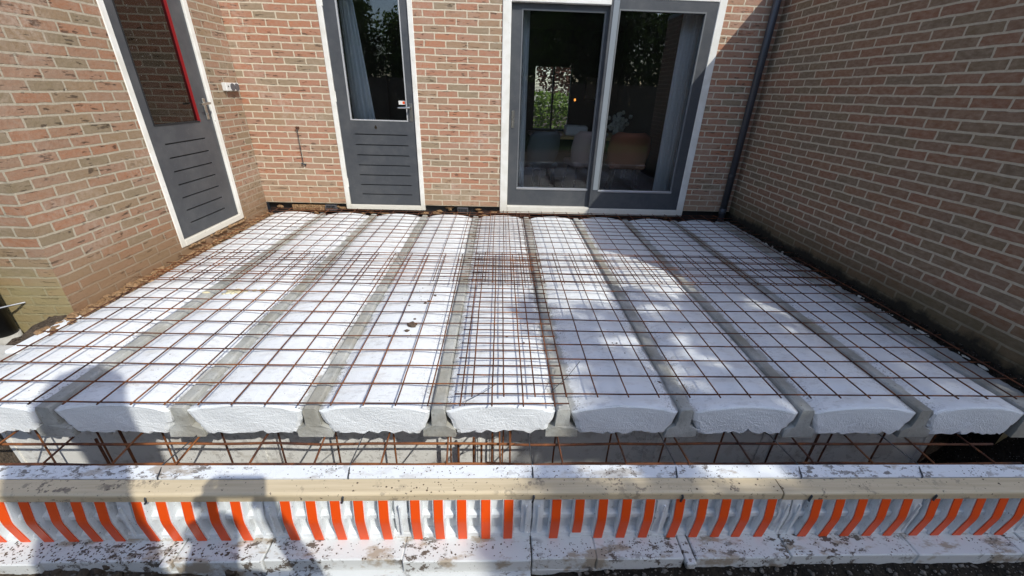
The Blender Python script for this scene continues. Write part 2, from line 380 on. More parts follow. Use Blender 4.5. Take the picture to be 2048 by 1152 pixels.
def wallgrid(axis_pts, z_pts, filled, face, depth, axis):
    """a wall with openings: cells from breakpoints, faces only on the outside. axis 0: runs along x, front at y=face"""
    mb = MB(); nx = len(axis_pts)-1; nz = len(z_pts)-1
    def P(a, d, z): return (a, d, z) if axis == 0 else (d, a, z)
    F_ = lambda i, j: 0 <= i < nx and 0 <= j < nz and filled(.5*(axis_pts[i]+axis_pts[i+1]), .5*(z_pts[j]+z_pts[j+1]))
    for i in range(nx):
        for j in range(nz):
            if not F_(i, j): continue
            a0, a1, z0, z1 = axis_pts[i], axis_pts[i+1], z_pts[j], z_pts[j+1]
            for d in (face, depth): mb.add([P(a0, d, z0), P(a1, d, z0), P(a1, d, z1), P(a0, d, z1)], [(0, 1, 2, 3)])
            if not F_(i-1, j): mb.add([P(a0, face, z0), P(a0, depth, z0), P(a0, depth, z1), P(a0, face, z1)], [(0, 1, 2, 3)], 1)
            if not F_(i+1, j): mb.add([P(a1, face, z0), P(a1, depth, z0), P(a1, depth, z1), P(a1, face, z1)], [(0, 1, 2, 3)], 1)
            if not F_(i, j-1): mb.add([P(a0, face, z0), P(a1, face, z0), P(a1, depth, z0), P(a0, depth, z0)], [(0, 1, 2, 3)])
            if not F_(i, j+1): mb.add([P(a0, face, z1), P(a1, face, z1), P(a1, depth, z1), P(a0, depth, z1)], [(0, 1, 2, 3)])
    return mb


# ================================================================== THE SETTING
YS = [(-60, -.15), (-12, -.15), (-4, -.15), (-1.9, -.14), (-1.15, -.16), (-.92, -.36), (-.70, -.375), (-.60, -.37), (-.50, -.42), (-.42, -.45), (-.40, -.74), (.1, -.75), (.30, -.75), (.34, -.45), (3.2, -.40), (3.45, -.40), (12, -.40), (60, -.40)]
xs = [-60, -20, -8, -5] + [-4+.09*i for i in range(90)] + [4.2, 5, 8, 20, 60]
mb = MB(); rows = []
for y, z in YS:
    rows.append([(x, y, z + (R_.uniform(-.014, .014) if -1.2 < y < -.45 else 0)) for x in xs])
mb.grid(rows); tag(mb.build('ground', M['soil'], smooth=True), kind='structure')
mb = MB().add([(-60, -60, -.140), (60, -60, -.140), (60, -4, -.140), (-60, -4, -.140)], [(0, 1, 2, 3)])
tag(mb.build('lawn', M['lawn']), kind='structure')

def strip_mound(name, pts, mat, width, h, label=None):
    pass
# soil banks along the walls
def bank(name, x0, x1, y0, y1, zf, mat, nx=8, ny=60, jit=.012, seed=1):
    rr = random.Random(seed); rows = []
    for j in range(ny+1):
        y = y0+(y1-y0)*j/ny
        rows.append([(x0+(x1-x0)*i/nx+rr.uniform(-.004, .004), y, zf(x0+(x1-x0)*i/nx, y)+rr.uniform(-jit, jit)) for i in range(nx+1)])
    return tag(MB().grid(rows).build(name, mat, smooth=True), kind='structure')
bank('soil_bank', 2.762, 2.815, .0, 3.32, lambda x, y: -.045+.075*max(0, (x-2.77)/.04)**1.2+.012*math.sin(9*y), M['soil_dark'], nx=8, ny=200, jit=.009)
bank('soil_bank', 2.60, 2.98, -.36, .26, lambda x, y: -.75+.55*min(1, max(0, (x-2.60)/.3)), M['soil_dark'], nx=14, ny=14, jit=.02, seed=3)
bank('rubble_bank', -2.745, -2.63, .80, 3.36, lambda x, y: -.030-.045*max(0, (x+2.70)/.06)+.014*math.sin(7*y), M['sand'], nx=8, ny=180, jit=.010, seed=5)
bank('rubble_bank', -3.9, -2.60, .25, .90, lambda x, y: -.085+.05*max(0, (y-.55)/.35)-.26*min(1, max(0, (-2.93-x)/.1)), M['soil'], nx=30, ny=16, jit=.012, seed=6)
tag(MB().box(-2.66, 2.75, 3.26, BY+.08, -.3, -.06).build('soil_strip', M['soil_dark']), kind='structure')

# ------------------------------------------------------------------ brick walls with their doors
D2 = (-1.80, -.875); SL = (.012, 2.235); D1 = (1.895, 2.835); TOP = 2.34
wb = empty('brick_wall', (0, BY, 0), 'sunlit brick wall at the back with a glazed back door and a wide sliding door', 'wall')
filled = lambda a, z: not ((D2[0] < a < D2[1] and z < TOP) or (SL[0] < a < SL[1] and z < TOP))
wallgrid([LX, D2[0], D2[1], SL[0], SL[1], RX], [.104, TOP, 5.4], filled, BY, BY+.14, 0).build('brickwork', [M['brick_back'], M['brick_back']], wb)
m = MB().box(LX, RX, BY+.055, BY+.14, -.4, .100)
m.build('plinth', M['black'], wb)
rr = random.Random(5)
m = MB()
for k in range(46):
    x = rr.choice((rr.uniform(-2.6, -1.85), rr.uniform(-1.8, -.9), rr.uniform(-.85, 0), rr.uniform(0, 2.2)))
    m.blob((x, BY+.045, rr.uniform(-.03, .075)), (rr.uniform(.02, .07), .02, rr.uniform(.012, .03)), n=5, seed=k)
m.build('crumbling_mortar', M['sand'], wb, smooth=True)
m = MB().box(-2.45, -1.95, BY+.02, BY+.05, .01, .075, .004); m.build('foundation_block', M['sand'], wb)
def vent(x):
    m = MB(); m.box(x-.062, x+.062, BY-.012, BY+.06, .022, .030); m.box(x-.062, x+.062, BY-.012, BY+.06, .076, .084)
    m.box(x-.062, x-.054, BY-.012, BY+.06, .030, .076); m.box(x+.054, x+.062, BY-.012, BY+.06, .030, .076)
    m.box(x-.054, x+.054, BY+.02, BY+.025, .030, .076)
    for k in range(6): m.box(x-.045+.017*k, x-.042+.017*k, BY-.008, BY+.02, .030, .076)
    return m.build('air_vent', M['plastic_g'], wb)
vent(-1.985); vent(-.43)

class Tr:      # local frame of a wall: a along it, d outwards, z up
    def __init__(s, kind): s.k = kind
    def bx(s, m, a0, a1, d0, d1, z0, z1, b=0.0, mi=0):
        if s.k == 'back': m.box(a0, a1, BY-d1, BY-d0, z0, z1, b, mi)
        else: m.box(LX+d0, LX+d1, a0, a1, z0, z1, b, mi)
    def p(s, a, d, z): return (a, BY-d, z) if s.k == 'back' else (LX+d, a, z)
    def grid(s, A, Z, filled, d0, d1):
        if s.k == 'back': return wallgrid(A, Z, filled, BY-d1, BY-d0, 0)
        return wallgrid(A, Z, filled, LX+d1, LX+d0, 1)
def slotdoor(T, parent, fr, sill, leaf, glass, slots, red=False, gmat='glass', name='door', label=None):
    """fr outer frame a-range, leaf a-range, glass (a0,a1,z0,z1)"""
    d = MB(); a0, a1 = fr; l0, l1 = leaf[:2]; zb = leaf[2]
    T.bx(d, a0, l0-.004, -.10, .006, sill, TOP-.002, .004); T.bx(d, l1+.004, a1, -.10, .006, sill, TOP-.002, .004)
    T.bx(d, l0-.004, l1+.004, -.10, .010, sill, zb-.004, .004); T.bx(d, l0-.004, l1+.004, -.10, .006, 2.26, TOP-.002, .004)
    fo = d.build('frame', M['white'], parent)
    if label: fo.name = 'door_frame'; WORLD_LOC[fo.name] = WORLD_LOC.get(parent.name)
    g0, g1, gz0, gz1 = glass; sa0, sa1 = slots
    zs = [.22+.11*k for k in range(7)]
    Z = [zb]
    for z in zs: Z += [z-.0055, z+.0055]
    Z += [gz0, 2.25, 2.255]
    def fl(a, z):
        if g0 < a < g1 and gz0 < z < 2.25: return False
        if sa0 < a < sa1 and any(abs(z-q) < .0054 for q in zs): return False
        return True
    A = sorted({l0, sa0, g0, g1, sa1, l1})
    lf = T.grid(A, Z, fl, -.055, -.012).build(name, M['door'], parent)
    if label: lf['label'] = label
    b = MB(); T.bx(b, sa0-.01, sa1+.01, -.050, -.022, .19, .92); b.build('groove_backing', M['door_dark'], lf)
    b = MB(); w_ = .010
    T.bx(b, g0-.001, g0+w_, -.04, -.010, gz0, 2.25); T.bx(b, g0+w_, g1-w_, -.04, -.008, gz0-.001, gz0+w_)
    if not red: T.bx(b, g1-w_, g1+.001, -.04, -.010, gz0, 2.25)
    b.build('glazing_bead', M['bead'] if not red else M['door_dark'], lf)
    if red:
        b = MB(); T.bx(b, g1-.006, g1+.001, -.045, -.009, gz0, 2.25); b.build('red_edge', M['red'], lf)
    b = MB(); T.bx(b, g0+.001, g1-.001, -.036, -.030, gz0+.001, 2.249); b.build('pane', M[gmat], lf)
    return lf
def handle(T, lf, a, z, left=-1, key=False):
    h = MB(); T.bx(h, a-.017, a+.017, -.012, -.003, z-.135, z+.045, .003)
    h.tube([T.p(a, -.003, z+.005), T.p(a, .045, z+.005)], .010, 10)
    h.tube([T.p(a, .045, z+.005), T.p(a+left*.03, .05, z+.004), T.p(a+left*.125, .047, z+.0)], [.0105, .010, .008], 10)
    h.tube([T.p(a, -.004, z-.085), T.p(a, .006, z-.085)], .009, 10)
    ho = h.build('handle', M['steel'], lf, smooth=False)
    return ho
Tb = Tr('back'); Tl = Tr('left')
lf2 = slotdoor(Tb, wb, D2, .042, (-1.745, -.930, .100), (-1.622, -1.003, 1.022, 2.25), (-1.60, -1.02))
handle(Tb, lf2, -.963, 1.16)
m = MB(); Tb.bx(m, -1.092, -1.018, -.0296, -.0285, 1.19, 1.228, 0, 0); Tb.bx(m, -1.05, -1.026, -.0285, -.0280, 1.196, 1.222, 0, 1)
m.build('sticker', [M['plastic_w'], M['orange']], lf2)
for z in (.35, 1.25, 2.1):
    m = MB(); m.tube([Tb.p(-1.747, -.002, z-.05), Tb.p(-1.747, -.002, z+.05)], .008, 8); m.build('hinge', M['white'], lf2)
m = MB().blob(Tb.p(-1.36, -.011, .955), (.012, .002, .02), seed=4); m.build('dirt_mark', M['soil_dark'], lf2)

# sliding door
sa, sb = SL
m = MB()
Tb.bx(m, sa, .098, -.12, .010, .036, TOP-.002, .004); Tb.bx(m, 2.157, sb, -.12, .010, .036, TOP-.002, .004)
Tb.bx(m, .098, 1.085, -.12, .014, .036, .118, .005); Tb.bx(m, 1.085, 2.157, -.12, .020, .036, .112, .005)
Tb.bx(m, .098, 1.085, -.12, .006, 2.148, TOP-.002, .004); Tb.bx(m, 1.085, 2.157, -.12, .010, 2.205, TOP-.002, .004)
m.build('sliding_door_frame', M['white'], wb)
def sash(a0, a1, g0, g1, zb, zt, gz0, gz1, d0, d1, label):
    lf = Tb.grid([a0, g0, g1, a1], [zb, gz0, gz1, zt], lambda a, z: not (g0 < a < g1 and gz0 < z < gz1), d0, d1).build('sliding_door', M['door'], wb)
    lf['label'] = label
    b = MB(); w_ = .013
    Tb.bx(b, g0, g0+w_, d0+.005, d1+.003, gz0+.02, gz1); Tb.bx(b, g1-w_, g1, d0+.005, d1+.003, gz0+.02, gz1); Tb.bx(b, g0+w_, g1-w_, d0+.005, d1+.003, gz1-w_, gz1)
    b.build('glazing_bead', M['bead_dark'], lf)
    b = MB(); Tb.bx(b, g0, g1, d0+.006, d1+.009, gz0-.004, gz0+.02, .003); b.build('sill_strip', M['alu'], lf)
    b = MB(); Tb.bx(b, g0+.002, g1-.002, d0+.016, d0+.022, gz0+.01, gz1-.002); b.build('pane', M['glass'], lf)
    return lf
s1 = sash(.100, 1.10, .205, 1.055, .120, 2.146, .312, 2.100, -.090, -.048, 'inner sliding panel with the recessed pull handle')
s2 = sash(1.082, 2.155, 1.168, 2.050, .114, 2.203, .312, 2.118, -.040, .004, 'outer sliding panel')
m = MB(); Tb.bx(m, 1.106, 1.164, .0045, .009, .33, 2.19, .002); m.build('stile_sheen', M['stile'], s2)  # paler strip over the stile: gloss reflection put into its colour
m = MB(); Tb.bx(m, .128, .158, -.048, -.040, .985, 1.165, .006); Tb.bx(m, .136, .150, -.041, -.034, 1.0, 1.06, .003)
m.build('pull_handle', M['steel'], s1)

# left wall
wl = empty('brick_wall', (LX, 2.0, 0), 'sunlit brick wall on the left that turns a corner, with a tall grey door', 'wall')
filled = lambda a, z: not (D1[0] < a < D1[1] and .052 < z < TOP)
wallgrid([.88, D1[0], D1[1], BY], [-.45, .052, TOP, 2.9], filled, LX, LX-.22, 1).build('brickwork', [M['brick_left'], M['brick_left_front']], wl)
m = MB().add([(-7, .88, -.45), (LX-.22, .88, -.45), (LX-.22, .88, 2.9), (-7, .88, 2.9), (-7, 1.1, -.45), (LX-.22, 1.1, -.45), (LX-.22, 1.1, 2.9), (-7, 1.1, 2.9)],
              [(0, 1, 2, 3), (7, 6, 5, 4), (0, 3, 7, 4), (3, 2, 6, 7)])
m.build('front_brickwork', M['brick_left_front'], wl)
m = MB().box(-7, LX-.001, .86, BY-.001, 2.9, 2.98); m.build('roof', M['slab'], wl)
lf1 = slotdoor(Tl, wl, D1, .054, (1.953, 2.778, .112), (2.045, 2.600, 1.022, 2.25), (2.10, 2.60), red=True, gmat='glass_dark')
handle(Tl, lf1, 2.715, 1.17)
rr = random.Random(9); m = MB()
for k in range(26): m.blob((LX+.012, rr.uniform(1.9, 2.84), rr.uniform(.030, .05)), (.012, rr.uniform(.02, .05), .012), n=5, seed=k)
m.build('mortar_bed', M['sand'], wl, smooth=True)
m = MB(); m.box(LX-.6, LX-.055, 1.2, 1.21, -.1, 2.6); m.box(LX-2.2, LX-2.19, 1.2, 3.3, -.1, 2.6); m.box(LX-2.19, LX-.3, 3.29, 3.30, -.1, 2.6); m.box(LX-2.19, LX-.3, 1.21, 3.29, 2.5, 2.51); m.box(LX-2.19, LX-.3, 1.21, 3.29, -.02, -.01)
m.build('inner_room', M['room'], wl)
# spring hanging on a cord behind the door glass
c = empty('pull_cord', (LX-.10, 2.40, 1.5), 'cord with a pale spring and hook hanging behind the left door glass', 'cord')
m = MB(); m.tube([(LX-.10, 2.40, 2.4), (LX-.10, 2.405, 1.72)], .003, 5); m.build('cord', M['foam_w'], c)
m = MB(); m.tube([(LX-.10, 2.405+.010*math.cos(k*1.2), 1.72-.002*k) for k in range(1, 62)], .006, 5); m.build('spring', M['plastic_w'], c)
m = MB(); m.tube([(LX-.10, 2.41+.02*math.sin(t), 1.575-.02+.02*math.cos(t)) for t in [k*.5 for k in range(10)]], .003, 5)
m.tube([(LX-.10, 2.41, 1.72), (LX-.10, 2.47, 1.60), (LX-.10, 2.52, 1.46)], .003, 5); m.build('hook', M['plastic_w'], c)

# right wall (a neighbouring extension with a flat roof)
wr = empty('brick_wall', (RX, 1.7, 0), 'shaded brick wall on the right with a dark mossy foot', 'wall')
wallgrid([.12, BY+.14], [-.45, 2.50], lambda a, z: True, RX, RX+3.5, 1).build('brickwork', [M['brick_right'], M['brick_left_front']], wr)
m = MB().box(RX-.004, RX+3.6, .10, BY+.2, 2.502, 2.56, .006); m.build('roof_edge', M['alu'], wr)

# ------------------------------------------------------------------ pipes and small things on the walls
dp = empty('drainpipe', (2.70, 3.25, .07), 'dark grey drainpipe standing in the right hand back corner', 'drainpipe')
MB().tube([(2.70, 3.262, 0.0), (2.70, 3.262, 3.4)], .037, 20).build('pipe', M['pipe'], dp, smooth=True)
for z in (.55, 1.75):
    m = MB().tube([(2.70, 3.262, z-.012), (2.70, 3.262, z+.012)], .0405, 20); m.box(2.69, 2.71, 3.295, BY, z-.01, z+.01); m.build('bracket', M['pipe'], dp)
MB().tube([(2.70, 3.262, .08), (2.70, 3.262, .16)], .042, 20).build('socket', M['pipe'], dp, smooth=True)
dp = empty('drainpipe', (-3.13, .80, -.2), 'black drainpipe with a grey splashed foot at the left edge of the photo', 'drainpipe')
MB().tube([(-3.135, .805, -.13), (-3.135, .805, 2.8)], .060, 20).build('pipe', M['black'], dp, smooth=True)
MB().tube([(-3.135, .805, -.24), (-3.135, .805, -.128)], .066, 20).build('foot', M['slab'], dp, smooth=True)
m = MB(); m.tube([(-3.075, .80, .06), (-3.03, .83, .065), (-3.0, .88, .06)], .006, 6); m.build('bracket', M['steel'], dp)

c = empty('door_stay', (-2.20, BY, .93), 'thin metal door stay hanging from a rusty eye on the back wall', 'door stay')
MB().tube([(-2.197, BY, .93), (-2.197, BY-.03, .93)], [.014, .017], 10).build('eye', M['rust'], c)
MB().tube([(-2.197, BY-.028, .93), (-2.202, BY-.022, .75), (-2.205, BY-.018, .555)], .0035, 6).build('rod', M['wire'], c)
MB().tube([(-2.225, BY-.018, .556), (-2.205, BY-.019, .549), (-2.175, BY-.018, .545)], .008, 6).build('hook', M['wire'], c)
c = empty('wall_sensor', (LX, 3.15, 1.31), 'small white sensor box with two dark lenses on the left wall by the corner', 'sensor')
MB().box(LX, LX+.045, 3.03, 3.25, 1.275, 1.350, .005).build('housing', M['plastic_w'], c)
for y in (3.132, 3.205):
    m = MB(); m.tube([(LX+.03, y, 1.312), (LX+.051, y, 1.312)], .035, 20); o = m.build('lens', M['plastic_g'], c)
MB().tube([(LX+.044, 3.062, 1.318), (LX+.050, 3.062, 1.318)], .006, 10).build('eye', M['black'], c)

# ================================================================== THE FLOOR
HW = .266
beam_labels = ['leftmost concrete beam, its end in the large round shadow', 'second concrete beam from the left, ending in the sun between rough foam ends',
    'third concrete beam from the left, a wide T-foot at its end', 'concrete beam just left of the doubled rebar lap, fourth from the left',
    'concrete beam under the rusty mesh edge right of the lap, fifth from the left', 'sixth concrete beam from the left, half in dappled shade',
    'seventh concrete beam from the left, cement crumbs along its left side', 'eighth concrete beam, last one with a free visible end on the right', 'concrete edge beam lying along the foot of the shaded right wall']
for i in range(9):
    cx = X0+.6*i; rr = random.Random(i+40)
    prof = [(-.022, 0), (-.030, -.005), (-.033, -.02), (-.033, -.06), (-.036, -.108), (-.066, -.124), (-.078, -.132), (-.080, -.178)]
    if i == 8: cx += .010; prof = [(-.078, -.003), (-.083, -.008), (-.084, -.02), (-.083, -.06), (-.083, -.108), (-.083, -.124), (-.083, -.132), (-.083, -.178)]
    full = [(-p[0], p[1]) for p in prof[::-1]]; full = prof+full; full = [(a, z) for a, z in full]
    rows = []
    for k in range(60):
        y = 0.0+3.27*k/59
        rows.append([(cx+a*(1+rr.uniform(-.03, .03))+.003*math.sin(y*3+i), y + (rr.uniform(-.004, .004) if k == 0 else 0), z+rr.uniform(-.0012, .0012)) for a, z in full])
    m = MB().grid(rows, closed=True); n = len(full)
    m.f.append(tuple(range(n))); m.f.append(tuple(range(59*n+n-1, 59*n-1, -1))); m.mi += [0, 0]
    o = m.build('concrete_beam', M['concrete']); tag(o, beam_labels[i], 'beam', 'concrete floor beams')
eps_labels = ['leftmost foam floor block, cut off by the left edge of the photo', 'white foam floor block with the big round shadow across its end',
    'foam floor block between the second and third beams', 'foam floor block left of the middle with mud clods lying on it',
    'cracked foam floor block under the doubled rebar lap', 'foam floor block right of the lap with dappled tree shade', 'foam floor block with a narrow sunlit wedge, between sixth and seventh beams',
    'shaded foam floor block with a ragged end near the right', 'rightmost foam floor block beside the concrete edge beam']
for i in range(-1, 8):
    cx = X0+.6*i+.3; rr = random.Random(i+90)
    dz = rr.uniform(-.002, .003)
    top = [(-HW, -.024), (-.235, -.013), (-.20, -.002), (-.15, .006), (-.09, .013), (-.03, .016), (.03, .016), (.09, .013), (.15, .006), (.20, -.002), (.235, -.013), (HW, -.024)]
    bot = [(.256, -.075), (.236, -.115), (.222, -.150), (.21, -.162)]+[(.21-.042*k, -.163) for k in range(1, 10)]+[(-.21, -.162), (-.222, -.150), (-.236, -.115), (-.256, -.075)]
    bot = [bot[0]]+[tuple((p+q_)/2 for p, q_ in zip(bot[k//2], bot[(k+1)//2])) for k in range(1, 2*len(bot)-1)]
    full = top+bot; n = len(full); rows = []
    if i == 7: full = [(a*.86 if a > 0 else a, z) for a, z in full]
    ys = [.012, .03]+[.03+3.22*k/46 for k in range(1, 47)]
    for k, y in enumerate(ys):
        w_ = .0018*math.sin(y*5.1+i*2)+.0012*math.sin(y*13+i)
        row = []
        for q, (a, z) in enumerate(full):
            jy = jz = ja = 0
            if k == 0:
                jy = rr.uniform(-.003, .003); jz = rr.uniform(-.006, .004) if q >= 14 else rr.uniform(-.003, .001); ja = rr.uniform(-.004, .009)*(1 if a < 0 else -1) if abs(a) > .2 else rr.uniform(-.006, .006)
                if q >= 14 and rr.random() < .10: jz += .022
                if q >= 14 and rr.random() < .45: jz += rr.uniform(.004, .018)
            row.append((cx+a+ja, y+jy, z+dz+jz+(w_ if q < 12 else 0)+rr.uniform(-.0006, .0006)))
        rows.append(row)
    m = MB().grid(rows, closed=True)
    # rough broken end
    prev = rows[0]; rings = [prev]
    for sc in (.97, .92, .85, .77, .68, .58, .48, .37, .26, .14):
        rg = []
        for p in prev:
            X_, Z_ = cx+(p[0]-cx)*sc, -.075+(p[2]+.075)*sc
            rg.append((X_, .008+.0012*math.sin(X_*17+Z_*29+i)+rr.uniform(-.0007, .0007)-(.004 if sc < .95 else 0), Z_))
        rings.append(rg)
    m2 = MB().grid(rings[::-1], mi=1, closed=True)
    o = len(m.v); m.add(m2.v, m2.f, 1)
    m.add([rings[-1][k] for k in range(n)], [tuple(range(n))], 1)
    m.add(rows[-1], [tuple(range(n))], 0)
    ob = m.build('insulation_block', [M['eps_top'], M['eps_cut']]); tag(ob, eps_labels[i+1], 'foam block', 'foam blocks between the floor beams')
o = MB().box(-3.6, -2.63, .25, .54, -.09, -.030, .006).build('paving_slab', M['slab']); tag(o, 'grey concrete slab at the left edge beside the first foam block', 'slab')
o = MB().box(-2.72, -2.645, .45, .86, -.08, -.012, .008).build('foam_offcut', M['eps_form']); tag(o, 'white foam strip along the foot of the left wall corner', 'foam strip')

# ------------------------------------------------------------------ rebar meshes
def bar(pts, parent, mat, r=.0040, name='bar'):
    return MB().tube(pts, r, 6).build(name, mat, parent, smooth=True)
def mat(label, xs_, ys_, x_rng, y_rng, z, loc, hot, seed, mats, r=.0037):
    t = empty('rebar_mesh', loc, label, 'rebar mesh', 'rebar meshes on the floor'); rr = random.Random(seed)
    def zz(x, y): return z+.006*math.sin(x*2.1+seed)*math.sin(y*1.7)+rr.uniform(-.0008, .0008)
    for y in ys_:
        b = rr.uniform(-.006, .006); n = 22
        pts = [(x_rng[0]+rr.uniform(-.003, .003)+(x_rng[1]-x_rng[0])*k/n, y+b*math.sin(k/n*3.1)+rr.uniform(-.001, .001), zz(x_rng[0]+(x_rng[1]-x_rng[0])*k/n, y)) for k in range(n+1)]
        bar(pts, t, mats[1] if rr.random() < hot else mats[0], r)
    for x in xs_:
        b = rr.uniform(-.006, .006); n = 16
        pts = [(x+b*math.sin(k/n*3.1)+rr.uniform(-.001, .001), y_rng[0]+(y_rng[1]-y_rng[0])*k/n, zz(x, y_rng[0]+(y_rng[1]-y_rng[0])*k/n)+.0075) for k in range(n+1)]
        bar(pts, t, mats[1] if (-.2 < x < .36 and rr.random() < .6) or rr.random() < hot*.5 else mats[0], r)
    return t
lx = [-2.521+.1472*k for k in range(20)]
mat('rusty rebar mesh nearest the camera over the left half of the floor', lx, [.0+.1435*k for k in range(14)], (-2.60, .345), (-.028, 1.895), .036, (-1.1, .9, .036), .15, 1, (M['rust'], M['rust_bright']))
rx_ = [-.113+.1494*k for k in range(20)]
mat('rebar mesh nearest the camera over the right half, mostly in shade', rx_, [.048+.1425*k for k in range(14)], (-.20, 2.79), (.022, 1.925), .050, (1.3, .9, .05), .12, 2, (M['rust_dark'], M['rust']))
by_ = [1.31, 1.45, 1.59, 1.735, 1.882, 2.021, 2.166, 2.308, 2.431, 2.549, 2.658, 2.772, 2.887, 3.021, 3.14, 3.235]
mat('rebar mesh at the back left in front of the glazed back door', [x-.022 for x in lx], by_, (-2.64, .36), (1.28, 3.265), .052, (-1.1, 2.3, .05), .06, 3, (M['rust'], M['rust_bright']), .0032)
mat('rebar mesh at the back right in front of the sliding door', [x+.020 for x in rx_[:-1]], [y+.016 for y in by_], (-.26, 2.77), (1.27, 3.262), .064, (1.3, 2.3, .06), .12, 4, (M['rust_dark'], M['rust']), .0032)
# loose tie wires
for k, (p, q, lab) in enumerate([((.0, .11, .06), (-.14, .02, .03), 'twisted tie wire sticking up left of centre in the near rebar lap'), ((.42, .19, .14), (.27, .07, .05), 'twisted tie wire sticking up above the fifth beam')]):
    o = MB().tube([(q[0]-.01, q[1]-.02, q[2]-.012), q, tuple((q[j]+p[j])/2+(.01 if j == 0 else 0) for j in range(3)), p], .0016, 5).build('tie_wire', M['wire']); tag(o, lab, 'wire')
for k, (x, y) in enumerate([(-1.56, 1.80), (-.86, 1.83)]):
    o = MB().tube([(x, y, .075), (x+.005, y-.03, .06), (x+(.0 if k == 0 else .07), y-.16, .03)], .0018, 5).build('tie_wire', M['wire'])
    tag(o, ['bent tie wire hanging at the mesh overlap by the second beam', 'bent tie wire hanging at the mesh overlap by the third beam'][k], 'wire')

# ------------------------------------------------------------------ reinforcement cages in the trench
def cage(label, x0, x1, nears, fars, loc, seed):
    t = empty('rebar_cage', loc, label, 'rebar cage', 'rebar cages in the trench'); rr = random.Random(seed)
    for (y, z) in ((-.143, -.200), (-.02, -.205), (.14, -.215), (-.15, -.60), (.14, -.60)):
        bar([(x0+(x1-x0)*k/12, y+rr.uniform(-.004, .004), z+rr.uniform(-.003, .003)) for k in range(13)], t, M['rust_bright'] if z > -.3 and seed == 1 else M['rust'], .0065, 'rail')
    for a, b2 in zip(nears, fars):
        h = MB(); j = rr.uniform(-.008, .008)
        h.tube([(a, -.155, -.60), (a, -.158, -.30), (a+.002, -.156, -.205), (a+.004, -.145, -.190), (a+j, .0, -.190), (a+j, .20, -.192)], .0048, 6)
        h.tube([(b2, .135, -.190), (b2+.004, .142, -.215), (b2+j*.6, .142, -.45), (b2+j, .14, -.62)], .0048, 6)
        h.build('stirrup', M['rust_bright'] if rr.random() < .55 and seed == 1 else M['rust'], t, smooth=True)
cage('rusty rebar cage in the sunny left half of the trench', -2.7, .10, [-2.31, -2.01, -1.712, -1.434, -1.113, -.825, -.524, -.226, .02], [-2.37, -2.067, -1.74, -1.44, -1.148, -.847, -.545, -.24, .04], (-1.3, 0, -.4), 1)
cage('dark rebar cage in the shaded right half of the trench', -.04, 2.55, [.065, .31, .608, .908, 1.207, 1.509, 1.8, 2.101, 2.408], [.079, .324, .626, .934, 1.247, 1.55, 1.86, 2.16, 2.46], (1.3, 0, -.4), 2)
for k, (x, y, h) in enumerate([(-.20, .10, -.33), (-.12, .12, -.31), (-.075, .05, -.28), (-.02, .13, -.26), (-1.98, .05, -.25), (-1.93, .12, -.25), (1.72, .08, -.24)]):
    o = MB().tube([(x, y, -.72), (x+.004, y+.002, h)], .0065, 6).build('starter_bar', M['rust'])
    tag(o, ['short upright steel bar in the trench left of the cage joint, outer of the four', 'second short upright steel bar left of the cage joint', 'third short upright steel bar left of the cage joint', 'short upright steel bar right at the joint of the two cages', 'upright steel bar in the shadow at the left of the trench', 'second upright steel bar in the shadow at the left of the trench', 'upright steel bar in the shaded right part of the trench'][k], 'steel bar', 'short upright bars in the trench')

# ------------------------------------------------------------------ foam formwork
strips = [-2.16, -2.07, -1.98, -1.90, -1.815, -1.73, -1.647, -1.557, -1.471, -1.39, -1.265, -1.181, -1.094, -1.006, -.924, -.75, -.66, -.574, -.491, -.402, -.288, -.204, -.119, -.031, .053, .229, .315, .402, .49, .577, .69, .777, .864, .948, 1.038, 1.215, 1.302, 1.389, 1.479, 1.564, 1.672, 1.761, 1.853, 1.943, 2.03, 2.19, 2.28, 2.37, 2.46, 2.55]
mods = [(-2.72, -1.858, 'far left outer foam formwork panel, partly outside the photo'), (-1.8578, -.8365, 'outer foam formwork panel on the left with the two body shadows'), (-.836, .1415, 'outer foam formwork panel in the middle, its orange strips brightest in the sun'),
        (.142, 1.1275, 'outer foam formwork panel right of the middle with one short orange strip'), (1.128, 2.1095, 'shaded outer foam formwork panel towards the right'), (2.110, 3.0, 'outer foam formwork panel cut off by the right edge')]
RP = [(.016, -.4865), (-.03, -.4945), (-.065, -.5005), (-.082, -.5015), (-.095, -.501), (-.12, -.499), (-.16, -.496), (-.194, -.493)]
def xprofile(m, x0, x1, prof, back, mi=0):
    poly = [(y, z) for z, y in prof]+[(back, prof[-1][0]), (back, prof[0][0])]
    m.prism(poly, 0, x0, x1, mi)
